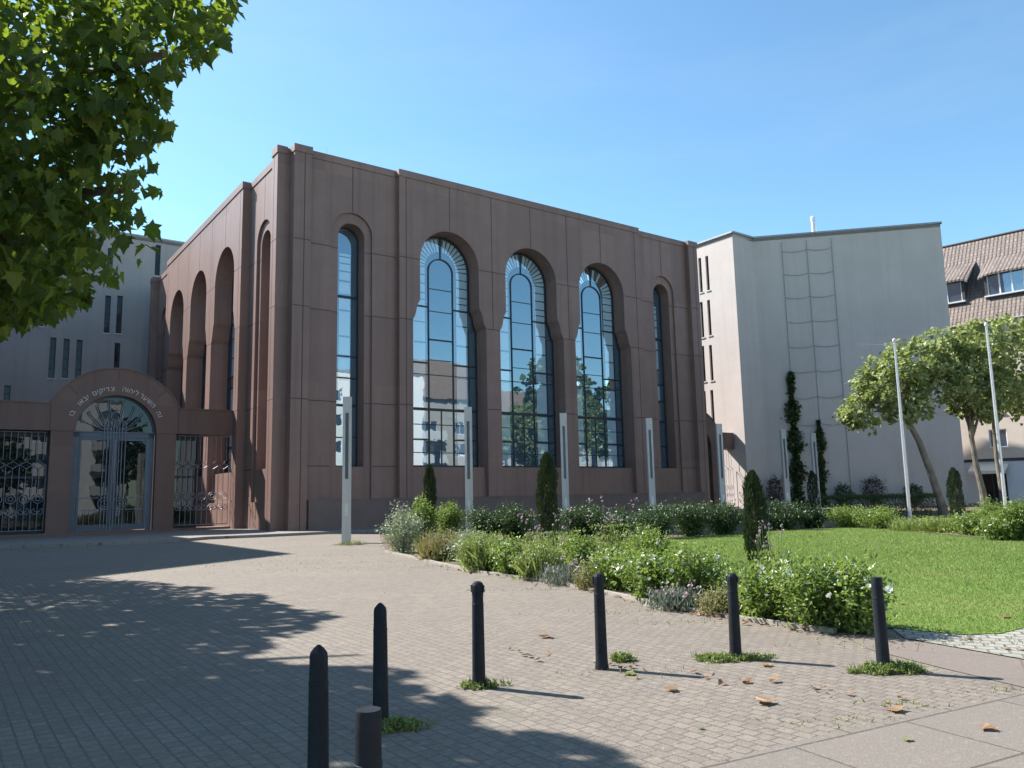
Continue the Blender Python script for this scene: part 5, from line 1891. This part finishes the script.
# leaf litter blown against the bed
lp = []
for (xa, ya, xb, yb, m) in ((585, 590, 640, 600, 40), (690, 612, 760, 622, 70), (780, 627, 880, 634, 40), (440, 566, 560, 584, 30), (610, 664, 650, 678, 8), (960, 640, 1020, 650, 8), (500, 650, 900, 700, 26)):
    q = rng.random(m)
    a_, b_ = G(xa, ya), G(xb, yb)
    lp.append(np.stack([a_[0] + (b_[0] - a_[0]) * q + rng.normal(0, .09, m), a_[1] + (b_[1] - a_[1]) * q + rng.normal(-.03, .10, m), rng.uniform(.012, .03, m)], 1))
lp = np.vstack(lp)
n = len(lp)
D = rng.normal(size=(n, 3)); D[:, 2] *= .12
V, F = leaf_arrays(lp, D, rng.normal(size=(n, 3)) * .25 + np.array([0, 0, 1.0]), rng.uniform(.03, .09, n), 'maple')
tag(link_mesh('leaf_litter', cloud_mesh('leaf_litter', [(V, F, 0)], M['dead'])), 'scattered brown leaf litter along the bed edge', 'leaf litter', kind='stuff')


# weeds round the bollards
def weeds(label, c, rx, ry, n, hmax, fr=.5):
    t = thing('weed_tuft', label, 'weeds', (c[0], c[1], 0))
    a = rng.random(n) * 6.283
    r = np.sqrt(rng.random(n)) * (.62 + .5 * np.abs(np.sin(a * 1.5 + rx * 40)) * np.abs(np.cos(a * 3.5 + ry * 50)) + .25 * rng.random(n) ** 3)
    X = r * rx * np.cos(a) + rx * .12 * np.sin(5 * a)
    Y = r * ry * np.sin(a)
    Z = hmax * np.clip(1 - r ** 2, .08, 1) * rng.random(n)
    V, F = leaves_at(np.stack([X, Y, Z + .006], 1), .032, 'oval', out=np.array([0, 0, .4]), droop=0)
    m = int(n * fr)
    i = rng.integers(0, n, m)
    V2, F2 = leaf_arrays(np.stack([X[i], Y[i], np.zeros(m)], 1), rng.normal(size=(m, 3)) * .5 + np.array([0, 0, .9]), unit(m), rng.uniform(.03, .05 + hmax, m), 'blade')
    link_mesh('foliage', cloud_mesh('foliage', [(V, F, 0), (V2, F2, 1)], [M['weed'], M['moss']]), t)
    mb = MB(); mb.tube([(0, 0, -.01), (rx * .3, 0, hmax * .4 + .01)], [.006, .003], 5); mb.build('stem', M['stem'], t)


b = bpos
weeds('small shaded weed tuft between the two bollards in the tree shadow', (b[2][0] + .12, b[2][1] - .08), .2, .12, 420, .06)
weeds('sparse yellowing weeds at the foot of the bollard on the shadow edge', (b[3][0] + .02, b[3][1] + .0), .2, .12, 330, .04)
weeds('wide flat mat of weeds round the bollard before the rose bushes', (b[5][0] - .05, b[5][1] - .02), .36, .16, 1000, .035)
weeds('thick green weed cushion round the rightmost bollard', (b[6][0] + .04, b[6][1] - .03), .30, .15, 1100, .07)
weeds('pale weed tuft right of the middle bollard foot', (G(622, 661)[0], G(622, 661)[1]), .12, .09, 260, .07)
weeds('weeds at the foot of the lone light column on the paving', G(352, 545)[:2], .55, .35, 500, .16)


# fallen leaves, one by one
def fallen(label, px, py, size, rz, mat='dead', curl=.5):
    g = G(px, py)
    tv, tf = template('maple')
    sub = MB()
    sub.add([(x * size, (y - .5) * size, size * (.22 * curl * (x * x + (y - .5) ** 2) + .18 * math.sin(6 * x + 4 * y + px) * .35) + size * .05) for x, y, z in tv], tf)
    o = sub.build('fallen_leaf', M[mat], None, loc=(g[0], g[1], .012), rz=rz, recalc=False)
    tag(o, label, 'leaf')


fallen('large curled orange-brown leaf on the paving below the weed mat', 763, 703, .16, .4, 'dead', .8)
fallen('small dark brown leaf between the middle and weed mat bollards', 670, 691, .12, 1.2)
fallen('pale brown leaf left of the middle bollard', 544, 638, .17, 2.2)
fallen('rust brown leaf on the paving below the rightmost bollard', 892, 711, .14, .9, 'dead', .9)
fallen('dark curled leaf on the slabs near the right lower corner', 987, 731, .11, 2.0, 'dead', 1.1)
fallen('pale leaf scrap on the slabs left of the dark curled leaf', 906, 741, .07, .3, 'moss', .4)
fallen('dry leaf lying on the lawn near its right front corner', 1003, 619, .16, 1.0, 'dead', .9)
fallen('yellow-green leaf beside the foot of the middle bollard', 626, 657, .14, .2, 'moss', .8)
fallen('flat yellowed leaf in front of the middle bollard', 628, 675, .12, 1.8, 'moss', .3)
fallen('tiny brown leaf right of the flat yellowed one', 637, 679, .06, 2.8)
fallen('brown leaf in the weed mat right of its bollard', 765, 666, .11, .7)
fallen('dry leaf in the weeds of the rightmost bollard', 913, 673, .10, 1.4)
fallen('orange leaf lying against the kerb below the roses', 706, 611, .16, .8)
fallen('tan leaf on the kerb below the big rose bush', 735, 612, .14, 2.4)
fallen('tiny pale scrap on open paving before the weed mat', 699, 729, .05, 1.0, 'moss', .3)

# ------------------------------------------------------------------ across the street, seen in the window reflections
def apartment(name, label, s0, s1, t, h, dep, wallm, roof=None, balc=True):
    """front wall faces the hall (+t)"""
    root = thing(name, label, 'building', st(s0, t), ANG)
    L = s1 - s0
    mb = MB()
    nf = int(h // 3)
    nb = max(2, int(L // 4))
    holes, lst = [], []
    for f in range(nf):
        for k in range(nb):
            c = (k + .5) * L / nb
            z = .9 + f * 3.0
            w = .95 if (k % 3) else 1.25
            r = (c - w, c + w, z, z + 1.5)
            lst.append((r, k))
            holes.append([(r[0], r[2]), (r[1], r[2]), (r[1], r[3]), (r[0], r[3])])
    mp = lambda a, y, z: (a, -y, z)
    mb.plate([(0, 0), (L, 0), (L, h), (0, h)], holes, 0, .3, mp)
    mb.box(0, .3, -dep, -.31, 0, h); mb.box(L - .3, L, -dep, -.31, 0, h); mb.box(.3, L - .3, -dep, -dep + .3, 0, h)
    mb.build('wall', wallm, root)
    fr, pn = MB(), MB()
    for (a, b, c, d), k in lst:
        fr = MB()
        fr.box(a, a + .07, -.2, -.1, c, d); fr.box(b - .07, b, -.2, -.1, c, d); fr.box((a + b) / 2 - .03, (a + b) / 2 + .03, -.2, -.1, c, d); fr.box(a, b, -.21, -.09, c, c + .08); fr.box(a, b, -.21, -.09, d - .08, d)
        w = fr.build('window', M['winwhite'], root)
        p_ = MB(); p_.box(a + .07, b - .07, -.17, -.15, c + .08, d - .08); p_.build('pane', M['housepane'], w)
    if balc:
        for f in range(1, nf):
            for k in range(0, nb, 3):
                c = (k + .5) * L / nb
                z = f * 3.0 - .1
                q = MB()
                q.box(c - 1.9, c + 1.9, .003, 1.3, z, z + .16)
                for (x0, x1, y0, y1) in ((c - 1.9, c + 1.9, 1.22, 1.3), (c - 1.9, c - 1.82, .003, 1.22), (c + 1.82, c + 1.9, .003, 1.22)): q.box(x0, x1, y0, y1, z + .17, z + 1.1)
                q.build('balcony', M['sill'], root)
    q = MB()
    if roof:
        q.add([(-.4, .5, h - .1), (L + .4, .5, h - .1), (L + .4, -dep / 2, h + roof), (-.4, -dep / 2, h + roof), (L + .4, -dep - .5, h - .1), (-.4, -dep - .5, h - .1)],
              [(0, 1, 2, 3), (3, 2, 4, 5), (0, 3, 5), (1, 4, 2)])
        q.build('roof', M['tile2'], root)
    else:
        q.box(-.1, L + .1, -dep - .1, .1, h, h + .35); q.build('roof', M['zinc'], root)
    return root


M['tile2'] = surf('brown_roof_tiles', (0.16, 0.11, 0.085), (0.21, 0.15, 0.115), 3, 0.85)
apartment('apartment_block', 'white apartment block with balconies mirrored in the two left windows', 13, 35.5, -46, 16.4, 12, M['white'])
apartment('apartment_block', 'tan apartment house with brown pitched roof mirrored beside the white block', 36.5, 50, -50, 14.5, 12, M['tanwall'], 6.0)
apartment('apartment_block', 'tan apartment house with brown pitched roof mirrored behind the street trees', 52, 82, -62, 14.0, 12, M['tanwall'], 5.0)
apartment('apartment_block', 'white apartment block behind the viewer, mirrored in the gate doors', -20, 8, -68, 15.5, 12, M['white'])
TREE0 = make_tree('street_tree', None, 'tree', np.append(st(40.0, -25)[:2], 0),
                  [(0, 0, -.05), (.1, 0, 2.0), (.1, .2, 4.5), (.2, .1, 6.5)],
                  [(0, 0, 10, 4.0, 4.0, 3.6), (1.8, .6, 12.5, 2.9, 2.9, 2.6), (-1.6, -.4, 13.0, 2.8, 2.8, 2.6), (.2, .3, 15.2, 2.4, 2.4, 2.0), (-2.6, .6, 8.4, 2.2, 2.2, 1.8), (2.8, -.5, 8.0, 2.2, 2.2, 1.8)],
                  9000, 'palm5', M['leaf_behind'], .34, 11, size=.4)
TREE0['label'] = 'tall street tree mirrored in the middle of the three large windows'
for i, (s, t, sc_, lab) in enumerate(((55, -31, .95, 'street tree mirrored in the right one of the three large windows'), (49.5, -41, .8, 'street tree mirrored low between two larger mirrored trees'),
                                      (66, -36, .95, 'street tree mirrored in the slim right window'),
                                      (6.5, -56, .7, 'street tree behind the viewer, mirrored in the right gate door'), (-6, -60, .6, 'street tree behind the viewer, mirrored in the left gate bay'))):
    o = copy_tree(TREE0)
    p = st(s, t)
    o.location = (p[0], p[1], 0)
    o.rotation_euler = (0, 0, 1.3 * (i + 1))
    o.scale = (sc_, sc_, sc_)
    tag(o, lab, 'tree')
